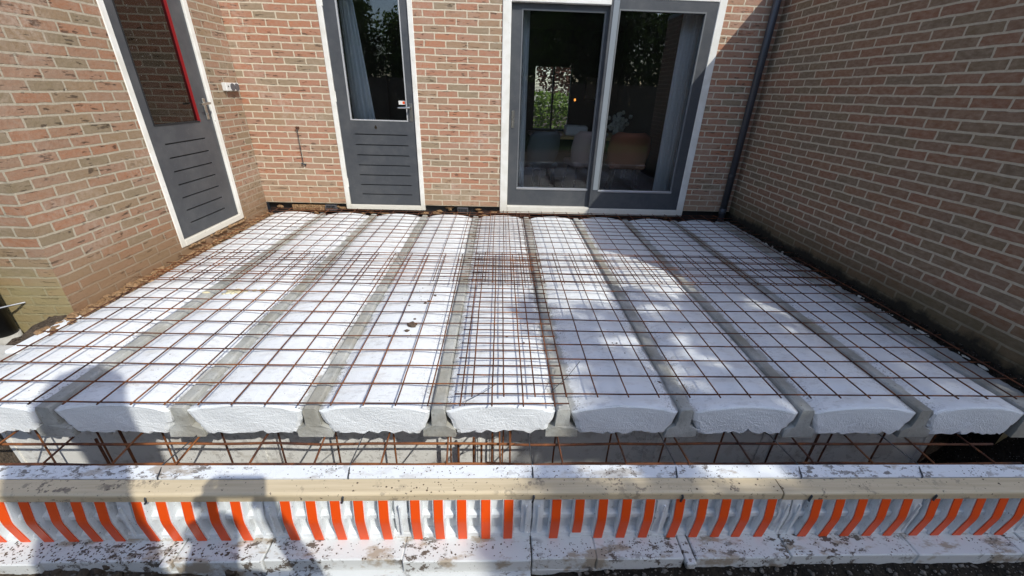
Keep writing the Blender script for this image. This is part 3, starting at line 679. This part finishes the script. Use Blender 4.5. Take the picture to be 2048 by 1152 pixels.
for (a, b2, lab) in mods:
    t = empty('foam_formwork_panel', ((a+b2)/2, -.44, -.40), lab, 'formwork panel', 'outer foam formwork panels'); rr = random.Random(int(a*100))
    m = MB()
    m.prism([(-.366, .054), (-.4235, .054), (-.4235, .012), (-.464, .012), (-.464, -.74), (-.366, -.74)], 0, a+.0003, b2-.0003)
    m.prism([(-.4642, -.064), (-.480, -.066), (-.4835, -.070), (-.4835, -.088), (-.480, -.092), (-.4642, -.100)], 0, a+.0006, b2-.0006)
    m.prism([(-.4642, -.165), (-.484, -.176), (-.484, -.1965), (-.4642, -.1965)], 0, a+.0006, b2-.0006)
    m.prism([(-.4642, .010), (-.482, .010), (-.478, .002), (-.4642, -.004)], 0, a+.0006, b2-.0006)
    mine = [x for x in strips if a < x < b2]
    for x in mine:
        xprofile(m, x-.0215, x+.0215, [(z, y+.0015) for z, y in RP], -.4646)
    # smooth pilasters at joints
    gaps = [(mine[k]+mine[k+1])/2 for k in range(len(mine)-1) if mine[k+1]-mine[k] > .10]
    for gx, hw in [(g, .022) for g in gaps]+[(a+.022, .019), (b2-.022, .019)]:
        xprofile(m, gx-hw, gx+hw, [(z, y+.013) for z, y in RP], -.4646)
        m.prism([(gx-.003, -.489), (gx+.003, -.489), (gx+.003, -.4964), (gx-.003, -.4964)], 2, -.17, -.01)
    body = m.build('body', [M['eps_form'], M['eps_rim']], t)
    # the rim face gets the muddied foam
    for p in body.data.polygons:
        if p.normal.z > .9 and p.center.z+WORLD_LOC[t.name].z > .05: p.material_index = 1
    for x in mine:
        zb = -.155 if abs(x-.315) < .01 else -.194
        prof = [q for q in RP if q[0] > zb+.005]+([(zb, -.4965)] if zb > -.16 else [RP[-1]])
        m = MB(); rows = []
        for z, y in prof: rows.append([(x-.0165, y-.0025, z), (x+.0165, y-.0025, z)])
        outer = rows; inner = [[(p[0], p[1]+.003, p[2]) for p in r] for r in rows]
        ring = [[r[0], r[1], q[1], q[0]] for r, q in zip(outer, inner)]
        m.grid(ring, closed=True); m.f += [(0, 1, 2, 3), tuple(len(m.v)-4+k for k in range(4))]; m.mi += [0, 0]
        o = m.build('orange_strip', M['orange'], t)
        if abs(x-.315) < .01: o['label'] = 'short orange strip that stops above the ledge'
    # ledge made of stepped foam blocks
    m = MB(); x = a+.002; k = 0
    while x < b2-.01:
        w_ = min(rr.choice((.24, .33, .42, .5)), b2-.002-x)
        if b2-.002-x-w_ < .05: w_ = b2-.002-x
        yo = -.572+rr.uniform(-.006, .006)
        m.box(x, x+w_-.0008, yo, -.4508, -.262, -.196, .004)
        k += 1; x += w_
        if k % 2 == 0 and x < b2-.09:
            m.box(x+.004, x+.040, yo-.018, -.4508, -.232, -.1975, .004); m.box(x, x+.045, yo+.05, -.4508, -.262, -.234); x += .046
    m.box(a+.002, b2-.002, (-.600 if -.9 < a < .1 else -.5655)+rr.uniform(-.006, .006), -.4508, -.43, -.2635, .004)
    m.build('ledge', M['eps_ledge'], t)
inner = [(-2.72, -1.284, 'inner foam formwork panel at the left end of the trench'), (-1.282, -.050, 'inner foam formwork panel left of the cage joint, stained yellowish'), (-.048, .925, 'inner foam formwork panel right of the cage joint, in shade'), (.927, 1.62, 'inner foam formwork panel in deep shade under the seventh beam'), (1.622, 2.62, 'inner foam formwork panel at the dark right end of the trench')]
for k, (a, b2, lab) in enumerate(inner):
    m = MB().prism([(.25, -.74), (.25, -.205), (.258, -.197), (.33, -.197), (.33, -.74)], 0, a, b2)
    for x in np.arange(a+.06, b2-.05, .087):
        m.box(x, x+.004, .246, .2505, -.42, -.385); m.box(x+.012, x+.016, .246, .2505, -.42, -.385)
    for x in (a+.02, b2-.05): m.box(x, x+.012, .243, .2505, -.73, -.21)
    o = m.build('foam_formwork_panel', M['eps_inner']); tag(o, lab, 'formwork panel', 'inner foam formwork panels')
# timber battens on the rim
def batten(x0, x1, seed, lab, dz=0):
    rr = random.Random(seed); n = 40; rows = []
    pr = [(-.4265, .019), (-.4265, .053), (-.430, .057), (-.480, .055), (-.4885, .051), (-.4905, .046), (-.4895, .019)]
    for k in range(n+1):
        x = x0+(x1-x0)*k/n; rows.append([(x, y+.0015*math.sin(x*2+seed), z+dz+.0012*math.sin(x*3.3+seed)+rr.uniform(-.0003, .0003)) for y, z in pr])
    m = MB().grid(rows, closed=True); q = len(pr); m.f += [tuple(range(q)), tuple(len(m.v)-q+k for k in range(q))]; m.mi += [0, 0]
    tag(m.build('timber_batten', M['wood']), lab, 'batten', 'battens along the formwork rim')
batten(-3.0, 1.066, 1, 'long beige timber batten along the formwork rim, left of the joint')
batten(1.072, 3.1, 2, 'shorter beige timber batten at the right, starting at the joint', -.002)
tl = ['in the big round shadow', 'left of the middle in full sun', 'in the middle near the tree shade edge', 'right of the middle', 'just right of the batten joint', 'furthest to the right']
for k, (a, b2) in enumerate([(-1.22, -1.446), (-.539, -.65), (.143, .164), (.69, .835), (1.174, 1.402), (1.655, 1.99)]):
    m = MB().tube([(a-.006, -.4975, .016), (a-.003, -.4945, .022), (a, -.4945, .040), (a, -.485, .0455), (a, -.43, .0465), (a+(b2-a)*.02, -.4225, .058), (a+(b2-a)*.15, -.36, .050), (b2, .03, -.190), (b2+.02, .12, -.25)], [.0035, .0038, .0038, .0035, .0028, .0028, .0028, .0028, .0028], 6)
    tag(m.build('tie_rod', M['wire'], smooth=True), 'black wire tie over the batten, '+tl[k], 'wire tie', 'wire ties across the trench')

# ------------------------------------------------------------------ foam, clods and debris on the floor
def fl(x, y):     # top of the floor
    u = abs(((x-X0+6) % .6)-.3); return .016-(.054*(u/HW)**2.6 if u < HW else .016)
rr = random.Random(17); m = MB()
for k in range(26):
    x = -1.95+rr.gauss(.05, .10); y = 1.17+rr.gauss(0, .018); m.blob((x, y, fl(x, y)+.002), (rr.uniform(.01, .028), rr.uniform(.008, .018), rr.uniform(.003, .009)), n=6, seed=k)
tag(m.build('foam_smear', M['foam_y'], smooth=True), 'smear of pale yellow foam lying on the left floor blocks', 'foam smear')
rr = random.Random(18)
def foamline(x, ys, lab, r=.014):
    m = MB()
    for k, y in enumerate(ys): m.blob((x+rr.uniform(-.008, .008), y, .0+rr.uniform(-.004, .01)), (r*rr.uniform(.6, 1.3), rr.uniform(.02, .06), r*rr.uniform(.6, 1.2)), n=6, seed=k)
    tag(m.build('foam_bead', M['foam_w'], smooth=True), lab, 'foam bead', kind='stuff')
foamline(2.803, [.35, .45, .52, .60, .72, .80, .95, 1.02, 1.2, 1.25, 1.5, 1.62, 1.70, 1.9, 2.2, 2.35, 2.45], 'lumpy pale foam bead between the edge beam and the right wall', .009)
clods = [(-.53, .72, .030), (-.50, 1.02, .012), (-.48, 1.05, .011), (-.64, .60, .011), (-.55, .655, .016), (-.53, .80, .010), (-.60, .98, .008), (-.45, 1.15, .010), (.86, .22, .016), (.72, .55, .006), (-.9, 1.3, .006), (.16, .55, .008), (.06, .60, .007)]
for k, (x, y, r) in enumerate(clods):
    o = MB().blob((x, y, fl(x, y)+r*.3), (r, r*.8, r*.5), n=6, seed=k+3, jit=.3).build('mud_clod', M['crumb'])
    tag(o, 'largest brown mud clod on the foam block left of the middle' if k == 0 else 'small dark mud clod lying on the white floor foam', 'clod', 'mud clods on the floor')
rr = random.Random(23); m = MB()
def crumbs(m, n, fx, sz=(.002, .006)):
    for k in range(n):
        x, y, z = fx(); r = rr.uniform(*sz)
        v = [(x+r*rr.uniform(.5, 1.3)*dx, y+r*rr.uniform(.5, 1.2)*dy, z+r*.6*dz) for dx, dy, dz in ((1, 0, 0), (0, 1, 0), (-1, 0, 0), (0, -1, 0), (0, 0, 1))]
        m.add(v, [(0, 1, 4), (1, 2, 4), (2, 3, 4), (3, 0, 4)])
def clump(x0, x1): c_ = rr.uniform(x0, x1); return c_
cs = [rr.uniform(-2.3, 2.4) for _ in range(26)]
crumbs(m, 260, lambda: (rr.choice(cs)+rr.gauss(0, .07), rr.uniform(-.422, -.37), .054), (.0015, .004))
crumbs(m, 110, lambda: (rr.choice(cs)+rr.gauss(0, .09), rr.uniform(-.485, -.43), .056), (.002, .005))
crumbs(m, 380, lambda: (rr.choice(cs)+rr.gauss(0, .12), rr.uniform(-.565, -.505), -.196), (.0015, .0045))
crumbs(m, 450, lambda: (rr.uniform(-2.3, -.9), rr.uniform(-.57, -.50), -.196), (.002, .006))
def onfl():
    x = rr.choice((rr.uniform(-2.5, 2.5), X0+.6*rr.randint(0, 8)+.045+abs(rr.gauss(0, .02)))); y = rr.uniform(.03, 3.2); return (x, y, fl(x, y))
crumbs(m, 900, onfl, (.0015, .004))
def nearc(): 
    c_ = rr.choice(clods); x = c_[0]+rr.gauss(0, .08); y = c_[1]+rr.gauss(0, .09); return (x, y, fl(x, y))
crumbs(m, 90, nearc, (.002, .006))
tag(m.build('soil_crumbs', M['crumb']), 'scattered crumbs of dark soil on the foam and the formwork', 'crumbs', kind='stuff')
bank('soil_heap_ground', .14, 3.4, -1.0, -.560, lambda x, y: -.250-.10*min(1, max(0, (-.60-y)/.22))-.10*max(0, (.60-x)), M['soil_dark'], nx=120, ny=18, jit=.007, seed=8)
bank('soil_heap_ground', -3.4, -.85, -1.0, -.560, lambda x, y: -.246-.11*min(1, max(0, (-.60-y)/.22))-.10*max(0, x+1.45), M['soil'], nx=100, ny=18, jit=.008, seed=9)
rr = random.Random(41); m = MB()
for k in range(520):
    y = rr.uniform(.62, 3.3); r = rr.uniform(.004, .018)*(1.3 if y < 1.6 else .8); m.blob((-2.722+abs(rr.gauss(0, .035)), y, -.028+rr.uniform(-.01, .018)), (r, r*1.6, r*.8), n=4, seed=k, jit=.35)
tag(m.build('rubble', M['sand']), 'orange brown crumbled brick and sand along the foot of the left wall', 'rubble', kind='stuff')
m = MB()
for k in range(620):
    y = rr.uniform(.05, 3.3); r = rr.uniform(.003, .016); m.blob((2.808-abs(rr.gauss(0, .010)), y, .01+rr.uniform(-.015, .045)), (r*.7, r*1.5, r), n=4, seed=k+900, jit=.35)
tag(m.build('wet_soil_clods', M['soil_dark']), 'dark damp soil and rubble along the foot of the shaded right wall', 'soil', kind='stuff')
# pebbles and stones in the pit
rr = random.Random(31); m = MB()
for k in range(1600):
    x = rr.uniform(-2.5, 2.7); y = rr.uniform(-.85, -.58); r = rr.uniform(.002, .009); zb_ = -.37 if -1.0 < x < .3 else -.248-.10*min(1, max(0, (-.60-y)/.22)); m.blob((x, y, zb_), (r*1.2, r, r*.8), n=4, seed=k, jit=.3)
tag(m.build('gravel', soil_mat('gravel_mix', (.07, .06, .05), (.32, .29, .25), peb=False), smooth=False), 'loose stones and clods at the foot of the formwork', 'gravel', kind='stuff')
m = MB()
for k in range(330):       # soil heaped on the ledge at the left
    x = -2.4+abs(rr.gauss(0, .55)); y = rr.uniform(-.64, -.56); r = rr.uniform(.006, .022); m.blob((x, y, -.29+rr.uniform(-.06, .06)+(y+.60)*.6), (r*1.3, r, r*.9), n=5, seed=k, jit=.3)
tag(m.build('soil_heap', M['soil'], smooth=True), 'loose soil heaped against the ledge at the lower left', 'soil', kind='stuff')
m = MB()
for cx_, cy_ in ((-1.50, -.56), (-1.46, -.58), (-1.35, -.57), (.95, -.60), (1.35, -.60), (-1.1, -.6)):
    for k in range(16):
        a_ = rr.uniform(0, 6.28); L_ = rr.uniform(.03, .09); x = cx_+rr.gauss(0, .02); y = cy_+rr.gauss(0, .01)
        m.tube([(x, y, -.36), (x+L_*.3*math.cos(a_), y+L_*.3*math.sin(a_), -.36+L_*.8), (x+L_*math.cos(a_), y+L_*.6*math.sin(a_), -.36+L_)], [.0015, .0012, .0004], 3)
tag(m.build('grass', M['grass']), 'sparse grass blades growing in the soil before the formwork', 'grass', kind='stuff')


# ================================================================== INSIDE THE HOUSE (seen through the glass)
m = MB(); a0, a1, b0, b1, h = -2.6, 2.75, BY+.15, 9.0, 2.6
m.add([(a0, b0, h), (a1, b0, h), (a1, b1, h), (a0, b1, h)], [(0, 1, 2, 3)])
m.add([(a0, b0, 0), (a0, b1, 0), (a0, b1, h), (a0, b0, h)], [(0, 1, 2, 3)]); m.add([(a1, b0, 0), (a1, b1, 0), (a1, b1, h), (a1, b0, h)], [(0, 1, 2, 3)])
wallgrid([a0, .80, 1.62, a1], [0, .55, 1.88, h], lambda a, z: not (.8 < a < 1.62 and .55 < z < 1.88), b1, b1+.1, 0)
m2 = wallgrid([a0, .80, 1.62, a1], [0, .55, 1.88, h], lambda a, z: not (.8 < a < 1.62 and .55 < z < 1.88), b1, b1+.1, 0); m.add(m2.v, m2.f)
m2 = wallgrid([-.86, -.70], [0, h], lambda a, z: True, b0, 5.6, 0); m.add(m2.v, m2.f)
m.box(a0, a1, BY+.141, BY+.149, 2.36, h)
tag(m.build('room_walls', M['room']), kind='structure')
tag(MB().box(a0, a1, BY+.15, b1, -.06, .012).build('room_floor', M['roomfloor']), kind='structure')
c = empty('window_blind', (1.2, 8.95, 1.2), 'dark slatted blind in the small far window behind the table', 'blind')
m = MB()
for k in range(44): m.box(.8, 1.62, 8.90, 8.925, .565+.03*k, .577+.03*k)
m.build('slat', M['blind'], c); c.children[0]['kind'] = 'stuff' if False else 'part'
del c.children[0]['kind']
m = MB(); m.box(1.195, 1.235, 8.93, 8.99, .55, 1.88); m.build('mullion', M['blind'], c)
def curtain(name, x0, x1, y, z0, z1, mat, lab, tilt=0.0, n=70, amp=.03):
    rows = []
    for z in (z0, (z0*2+z1)/3, (z0+2*z1)/3, z1):
        t = (z-z0)/(z1-z0); xx0 = x0+tilt*0*t; xx1 = x1+(-tilt)*t
        rows.append([(xx0+(xx1-xx0)*k/n, y+amp*math.sin(k*.75)+amp*.4*math.sin(k*.31), z) for k in range(n+1)])
    o = MB().grid(rows).build(name, mat, smooth=True); tag(o, lab, 'curtain'); return o
curtain('curtain', 1.93, 2.32, 3.60, .03, 2.5, M['curtain'], 'grey curtain gathered at the right side of the sliding door', n=90)
curtain('curtain', .05, .30, 3.58, .03, 2.5, M['curtain_w'], 'narrow pale curtain at the left edge of the sliding door', n=30)
curtain('curtain', -1.66, -1.32, 3.56, .03, 2.5, M['curtain_w'], 'pale curtain behind the glass of the grey back door', tilt=.22, n=40)
def chair(x, y, rz, mat, lab, w_=.50):
    t = empty('dining_chair', (x, y, .012), lab, 'chair', 'chairs at the dining table'); ca, sa_ = math.cos(rz), math.sin(rz)
    def tr(p): return (x+p[0]*ca-p[1]*sa_, y+p[0]*sa_+p[1]*ca, p[2])
    def pl(m): m.v = [tr(p) for p in m.v]; return m
    m = MB(); rows = []
    for j in range(9):
        z = .44+.46*j/8; ww = w_/2*(1-.12*abs(j-4)/4-(.25 if j == 8 else 0)); rows.append([(ww*math.sin(a_), -.20+.22*(1-math.cos(a_))-.10*(j/8), z) for a_ in [(-1.25+2.5*k/12) for k in range(13)]])
    back = [[(p[0]*1.10, p[1]-.035, p[2]) for p in r] for r in rows]
    m.grid([r+b_[::-1] for r, b_ in zip(rows, back)], closed=True); q = 26; m.f += [tuple(range(q)), tuple(len(m.v)-q+k for k in range(q))]; m.mi += [0, 0]
    pl(m).build('backrest', mat, t, smooth=True)
    pl(MB().box(-w_/2+.03, w_/2-.03, -.22, .24, .42, .50, .025)).build('seat', mat, t)
    for sx in (-1, 1):
        for sy in (-1, 1): pl(MB().tube([(sx*.15, sy*.15, .42), (sx*.22, sy*.22, .012)], .011, 8)).build('leg', M['black'], t)
chair(1.20, 4.55, .25, M['chair_grey'], 'mauve grey upholstered chair behind the left glass of the sliding door')
chair(1.80, 4.50, -.1, M['chair_rust'], 'rust brown upholstered chair behind the right glass of the sliding door', .56)
chair(.52, 4.35, .5, M['chair_blue'], 'dark slate blue chair low behind the left glass of the sliding door')
t = empty('dining_table', (1.3, 5.5, .012), 'wooden dining table inside the dark room behind the chairs', 'table')
MB().box(.75, 2.3, 5.05, 5.95, .715, .755, .005).build('tabletop', M['table'], t)
for x in (.85, 2.2):
    for y in (5.15, 5.85): MB().box(x-.03, x+.03, y-.03, y+.03, .012, .714).build('leg', M['black'], t)
o = MB().box(1.02, 1.36, 5.2, 5.45, .757, .90, .02).build('basket', M['curtain']); tag(o, 'grey box standing on the dining table', 'box')
o = MB().box(.45, .95, 5.1, 5.5, .757, .79, .004).build('newspaper', M['chair_grey']); tag(o, 'flat papers lying on the left end of the dining table', 'papers')
m = MB(); rr = random.Random(3)
for k in range(60): m.blob((1.83+rr.gauss(0, .07), 5.2+rr.gauss(0, .05), .95+rr.gauss(0, .07)), (.03, .02, .03), n=4, seed=k)
m.tube([(1.83, 5.2, .757), (1.83, 5.2, .9)], [.05, .035], 10)
tag(m.build('dried_bouquet', M['foam_w']), 'pale dried bouquet in a vase on the table above the rust chair', 'bouquet')
o = MB().blob((1.62, 8.2, 1.22), (.022, .022, .028), n=8, seed=1, jit=0).build('table_lamp', M['glow'], smooth=True); tag(o, 'tiny glowing orange lamp beside the far window', 'lamp')
m = MB(); m.box(1.95, 2.32, 8.93, 8.96, 1.20, 1.72); m.box(1.98, 2.29, 8.925, 8.931, 1.23, 1.69, mi=1); tag(m.build('picture_frame', [M['blind'], M['curtain']]), 'dim framed picture on the far wall right of the blind', 'picture')

# ================================================================== GARDEN BEHIND THE CAMERA (seen in the glass, casts the dappled shade)
def leaves(m, pts, size, seed):
    rr = np.random.default_rng(seed); n = len(pts)
    d = rr.normal(size=(n, 3)); d /= np.linalg.norm(d, axis=1)[:, None]
    e = rr.normal(size=(n, 3)); e -= (e*d).sum(1)[:, None]*d; e /= np.linalg.norm(e, axis=1)[:, None]
    L_ = size*rr.uniform(.6, 1.3, size=(n, 1))
    A = pts-d*L_; B = pts+e*L_*.45; C = pts+d*L_; D = pts-e*L_*.45
    V = np.stack([A, B, C, D], 1).reshape(-1, 3); o = len(m.v)
    m.v += [tuple(map(float, v)) for v in V]; m.f += [(o+4*k, o+4*k+1, o+4*k+2, o+4*k+3) for k in range(n)]; m.mi += [0]*n
def crown_pts(c_, r, n, seed, clumps=60, cr=.36):
    rr = np.random.default_rng(seed); cc = rr.normal(size=(clumps, 3)); cc /= np.linalg.norm(cc, axis=1)[:, None]; cc *= rr.uniform(.45, .95, size=(clumps, 1))
    k = rr.integers(0, clumps, n); p = cc[k]+rr.normal(size=(n, 3))*cr*.5
    return np.array(c_)+p*np.array(r)
def tree(x, y, h, r, leafm, lab, n=9000, seed=1, size=.11, zg=-.15):
    t = empty('garden_tree', (x, y, zg), lab, 'tree', 'trees in the garden'); rr = random.Random(seed)
    m = MB().tube([(x, y, zg-.1), (x+.05, y, h*.3), (x-.03, y+.05, h*.6), (x, y, h*.9)], [.11, .09, .06, .02], 10)
    for k in range(7):
        a_ = rr.uniform(0, 6.28); z0 = h*rr.uniform(.3, .7); m.tube([(x, y, z0), (x+r*.5*math.cos(a_), y+r*.5*math.sin(a_), z0+h*.12), (x+r*.8*math.cos(a_), y+r*.8*math.sin(a_), z0+h*.22)], [.05, .03, .01], 6)
    m.build('trunk', M['bark'], t, smooth=True)
    m = MB(); leaves(m, crown_pts((x, y, h*.62), (r, r, h*.42), n, seed), size, seed+1); m.build('crown', leafm, t)
tree(-6.2, -9.5, 5.2, 1.7, M['leaf'], 'bushy dark green tree behind the garden fence, at the far left', seed=11)
tree(-2.9, -10.5, 4.3, 1.6, M['leaf2'], 'lighter green rounded tree behind the garden fence', seed=12, n=14000)
tree(.8, -9.5, 6.0, 2.1, M['leaf2'], 'tall green tree behind the fence opposite the sliding door', seed=13, n=18000)
tree(3.9, -10.0, 6.6, 2.3, M['leaf'], 'tallest dark tree behind the fence', seed=14, n=20000)
tree(7.4, -10.5, 4.8, 1.7, M['leaf2'], 'light green tree at the far right behind the fence', seed=15)
m = MB(); rr_ = np.random.default_rng(5); P_ = np.stack([rr_.uniform(-11, 11, 22000), -8.9+rr_.normal(size=22000)*.30, rr_.uniform(-.1, 2.3, 22000)+rr_.normal(size=22000)*.12], 1)
leaves(m, P_, .085, 6); tag(m.build('garden_hedge', M['leaf']), 'long dense green hedge closing the garden behind the camera', 'hedge')
t = empty('garden_fence', (0, -7.9, -.15), 'brown board fence across the garden behind the camera', 'fence')
m = MB()
for k in range(110): m.box(-9+.165*k, -9+.165*k+.155, -7.92, -7.90, -.1, 1.65+.004*(k % 3))
m.build('boards', M['fence'], t)
for k in range(8): MB().box(-9+2.5*k-.045, -9+2.5*k+.045, -7.898, -7.81, -.2, 1.72, .005).build('post', M['fence'], t)
# greenery seen through the far window of the room
m = MB(); rr_ = np.random.default_rng(8); P_ = np.stack([rr_.uniform(-.5, 3.2, 5000), 11.2+rr_.normal(size=5000)*.25, rr_.uniform(-.2, 1.35, 5000)], 1)
leaves(m, P_, .07, 9); tag(m.build('front_garden_hedge', M['leaf2']), 'bright hedge in the front garden seen through the slatted blind', 'hedge')
m = MB(); P_ = crown_pts((2.1, 13.5, 2.6), (1.6, 1.0, 1.6), 4000, 21); leaves(m, P_, .08, 22); tag(m.build('front_garden_shrub', M['leaf3']), 'reddish shrub beyond the far window', 'shrub')

# the tree whose crown shades the right half of the floor
rr_ = np.random.default_rng(77)
def lift(xy, z0, tlo, thi):
    n = len(xy); tt = np.clip(rr_.normal((tlo+thi)/2, (thi-tlo)/3.2, n), tlo-.4, thi+.4)
    return np.stack([xy[:, 0]+.707*tt, xy[:, 1]-.81*tt, z0+tt], 1)
def ell(cx_, cy_, rx, ry, n, clump=0, cr=.06):
    if clump:
        c_ = ell(cx_, cy_, rx, ry, clump); k = rr_.integers(0, clump, n); return c_[k]+rr_.normal(size=(n, 2))*cr
    a_ = rr_.uniform(0, 2*math.pi, n); q = np.sqrt(rr_.uniform(0, 1, n)); return np.stack([cx_+rx*q*np.cos(a_), cy_+ry*q*np.sin(a_)], 1)
m = MB()
dense = [ell(2.3, .35, .95, 1.15, 2900, 90, .10), ell(1.65, .35, .50, .75, 1100, 30, .08), ell(1.28, -.68, 1.18, .24, 2300), ell(.95, -.06, .50, .20, 900), ell(1.9, -.35, .8, .35, 1500), ell(2.3, -.55, 1.2, .6, 2400)]
thin = [ell(.86, .42, .50, .60, 760, 22, .07), ell(.24, 1.0, .10, .24, 60, 8, .06), ell(.45, -.42, .45, .10, 110, 6, .05), ell(1.2, 1.0, .36, .30, 330, 12, .07), ell(1.95, 1.45, .45, .35, 500, 12, .07)]
P_ = np.concatenate([lift(q, 0, 4.3, 6.4) for q in dense+thin])
t = empty('garden_tree', (6.0, -4.4, -.15), 'leafy tree beside the terrace that casts the dappled shade on the floor', 'tree', 'trees in the garden')
leaves(m, P_, .072, 78); m.build('crown', M['leaf'], t)
m = MB().tube([(6.3, -4.8, -.3), (6.25, -4.75, 1.5), (6.1, -4.4, 3.2), (5.7, -4.0, 4.8), (5.4, -3.8, 5.9)], [.16, .13, .10, .06, .02], 12)
for (a_, b_) in (((6.15, -4.5, 2.9), (4.9, -3.6, 4.6)), ((6.0, -4.3, 3.6), (6.3, -3.9, 5.2)), ((5.8, -4.1, 4.4), (4.9, -4.6, 5.2)), ((6.1, -4.4, 3.3), (5.0, -4.9, 4.6))):
    mid = tuple((p+q)/2+.1 for p, q in zip(a_, b_)); m.tube([a_, mid, b_], [.05, .035, .012], 7)
m.build('trunk', M['bark'], t, smooth=True)
# folded parasol, added unseen behind the photographer to cast the long left shadow
px_, py_ = .00, -2.19
t = empty('parasol_shadow_caster', (px_, py_, -.15), 'tall folded parasol on a pole standing behind the camera', 'parasol')
MB().tube([(px_, py_, -.15), (px_, py_, 3.02)], .022, 12).build('pole', M['alu'], t, smooth=True)
rows = []
for k in range(25):
    u = k/24; z = 3.06-1.75*u; r = .165*math.sqrt(min(1, u*7.0))*(1-.10*math.sin(u*3.1)) if u > 0 else .002
    rows.append([(px_+r*(1+.13*math.cos(8*a_+u*2))*math.cos(a_), py_+r*(1+.13*math.cos(8*a_+u*2))*math.sin(a_), z) for a_ in [2*math.pi*j/64 for j in range(64)]])
m = MB().grid(rows, closed=True); m.f += [tuple(range(64)), tuple(len(m.v)-64+k for k in range(64))]; m.mi += [0, 0]; m.build('canopy', M['canvas'], t, smooth=True)
MB().tube([(px_, py_, -.17), (px_, py_, -.06)], .25, 28).build('base', M['slab'], t)
# the photographer holding the phone (only the shadow shows)
def skin(name, verts, edges, radii, mat_, parent, root=0, sub=2):
    me = bpy.data.meshes.new(name); o0 = WORLD_LOC[parent.name]
    me.from_pydata([tuple(Vector(v)-o0) for v in verts], edges, []); o = bpy.data.objects.new(name, me); col.objects.link(o)
    md = o.modifiers.new('skin', 'SKIN'); md.use_smooth_shade = True
    for k, r in enumerate(radii):
        sv = me.skin_vertices[0].data[k]; sv.radius = (r, r) if isinstance(r, (int, float)) else r; sv.use_root = (k == root)
    md2 = o.modifiers.new('sub', 'SUBSURF'); md2.levels = sub; md2.render_levels = sub
    me.materials.append(mat_); o.parent = parent; return o
gx, gy = .10, -1.86
pr = empty('person', (gx, gy, -.15), 'person in a dark shirt and jeans holding up a phone at the camera position', 'person')
V = [(gx, gy, .78), (gx, gy, .98), (gx, gy+.02, 1.16), (gx, gy+.03, 1.27), (gx, gy+.05, 1.36), (gx, gy+.07, 1.45), (gx, gy+.06, 1.53),
     (gx-.16, gy+.02, 1.21), (gx-.24, gy+.16, 1.05), (gx-.20, gy+.30, 1.27), (gx-.19, gy+.33, 1.325),
     (gx+.16, gy+.02, 1.21), (gx+.22, gy+.16, 1.05), (gx+.02, gy+.30, 1.27), (gx+.0, gy+.33, 1.325),
     (gx-.09, gy, .72), (gx-.10, gy+.02, .30), (gx-.11, gy-.02, -.08), (gx-.11, gy+.12, -.12),
     (gx+.09, gy, .72), (gx+.10, gy+.02, .30), (gx+.11, gy-.02, -.08), (gx+.11, gy+.12, -.12)]
E_ = [(0, 1), (1, 2), (2, 3), (3, 4), (4, 5), (5, 6), (2, 7), (7, 8), (8, 9), (9, 10), (2, 11), (11, 12), (12, 13), (13, 14), (0, 15), (15, 16), (16, 17), (17, 18), (0, 19), (19, 20), (20, 21), (21, 22)]
RD = [(.15, .11), (.14, .10), (.15, .10), .055, .065, .088, .070, .058, .043, .030, .026, .058, .043, .030, .026, .085, .058, .042, .035, .085, .058, .042, .035]
body = skin('body', V, E_, RD, M['skin'], pr)
skin('shirt', V[0:3]+[V[7], V[8], V[11], V[12]], [(0, 1), (1, 2), (2, 3), (3, 4), (2, 5), (5, 6)], [(.165, .125), (.155, .115), (.165, .115), .072, .055, .072, .055], M['shirt'], pr)
skin('trousers', [V[0]]+V[15:18]+V[19:22], [(0, 1), (1, 2), (2, 3), (0, 4), (4, 5), (5, 6)], [(.168, .122), .102, .074, .058, .102, .074, .058], M['denim'], pr)
skin('hair', [(gx, gy+.02, 1.49), (gx, gy+.03, 1.56)], [(0, 1)], [.092, .075], M['hair'], pr)
# fingers round the phone edges
back = CAM-F*.008
def ph(a_, b_, c_): return tuple(back+CR*a_+CU*b_-F*c_)
for sx in (-1, 1):
    for k in range(4):
        y_ = .012-.020*k; ln = (.9, 1, .95, .8)[k]
        skin('finger', [ph(sx*.105, y_-.03, .05), ph(sx*.098, y_-.01, .025), ph(sx*.086, y_, .013), ph(sx*(.086-.03*ln), y_, .017)], [(0, 1), (1, 2), (2, 3)], [.0095, .009, .008, .007], M['skin'], pr, sub=1)
    skin('thumb', [ph(sx*.10, -.05, .05), ph(sx*.09, -.042, .022), ph(sx*.078, -.03, .016)], [(0, 1), (1, 2)], [.011, .010, .008], M['skin'], pr, sub=1)
    skin('palm', [ph(sx*.105, -.075, .075), ph(sx*.105, -.03, .05)], [(0, 1)], [(.028, .022), (.032, .016)], M['skin'], pr, sub=1)
ph_ = empty('smartphone', tuple(back), 'black smartphone held up by the photographer', 'phone')
m = MB(); v = [ph(a_, b_, c_) for a_ in (-.082, .082) for b_ in (-.062, .016) for c_ in (0, .008)]
m.add(v, [(0, 1, 3, 2), (4, 6, 7, 5), (0, 4, 5, 1), (2, 3, 7, 6), (0, 2, 6, 4), (1, 5, 7, 3)]); m.build('casing', M['black'], ph_)
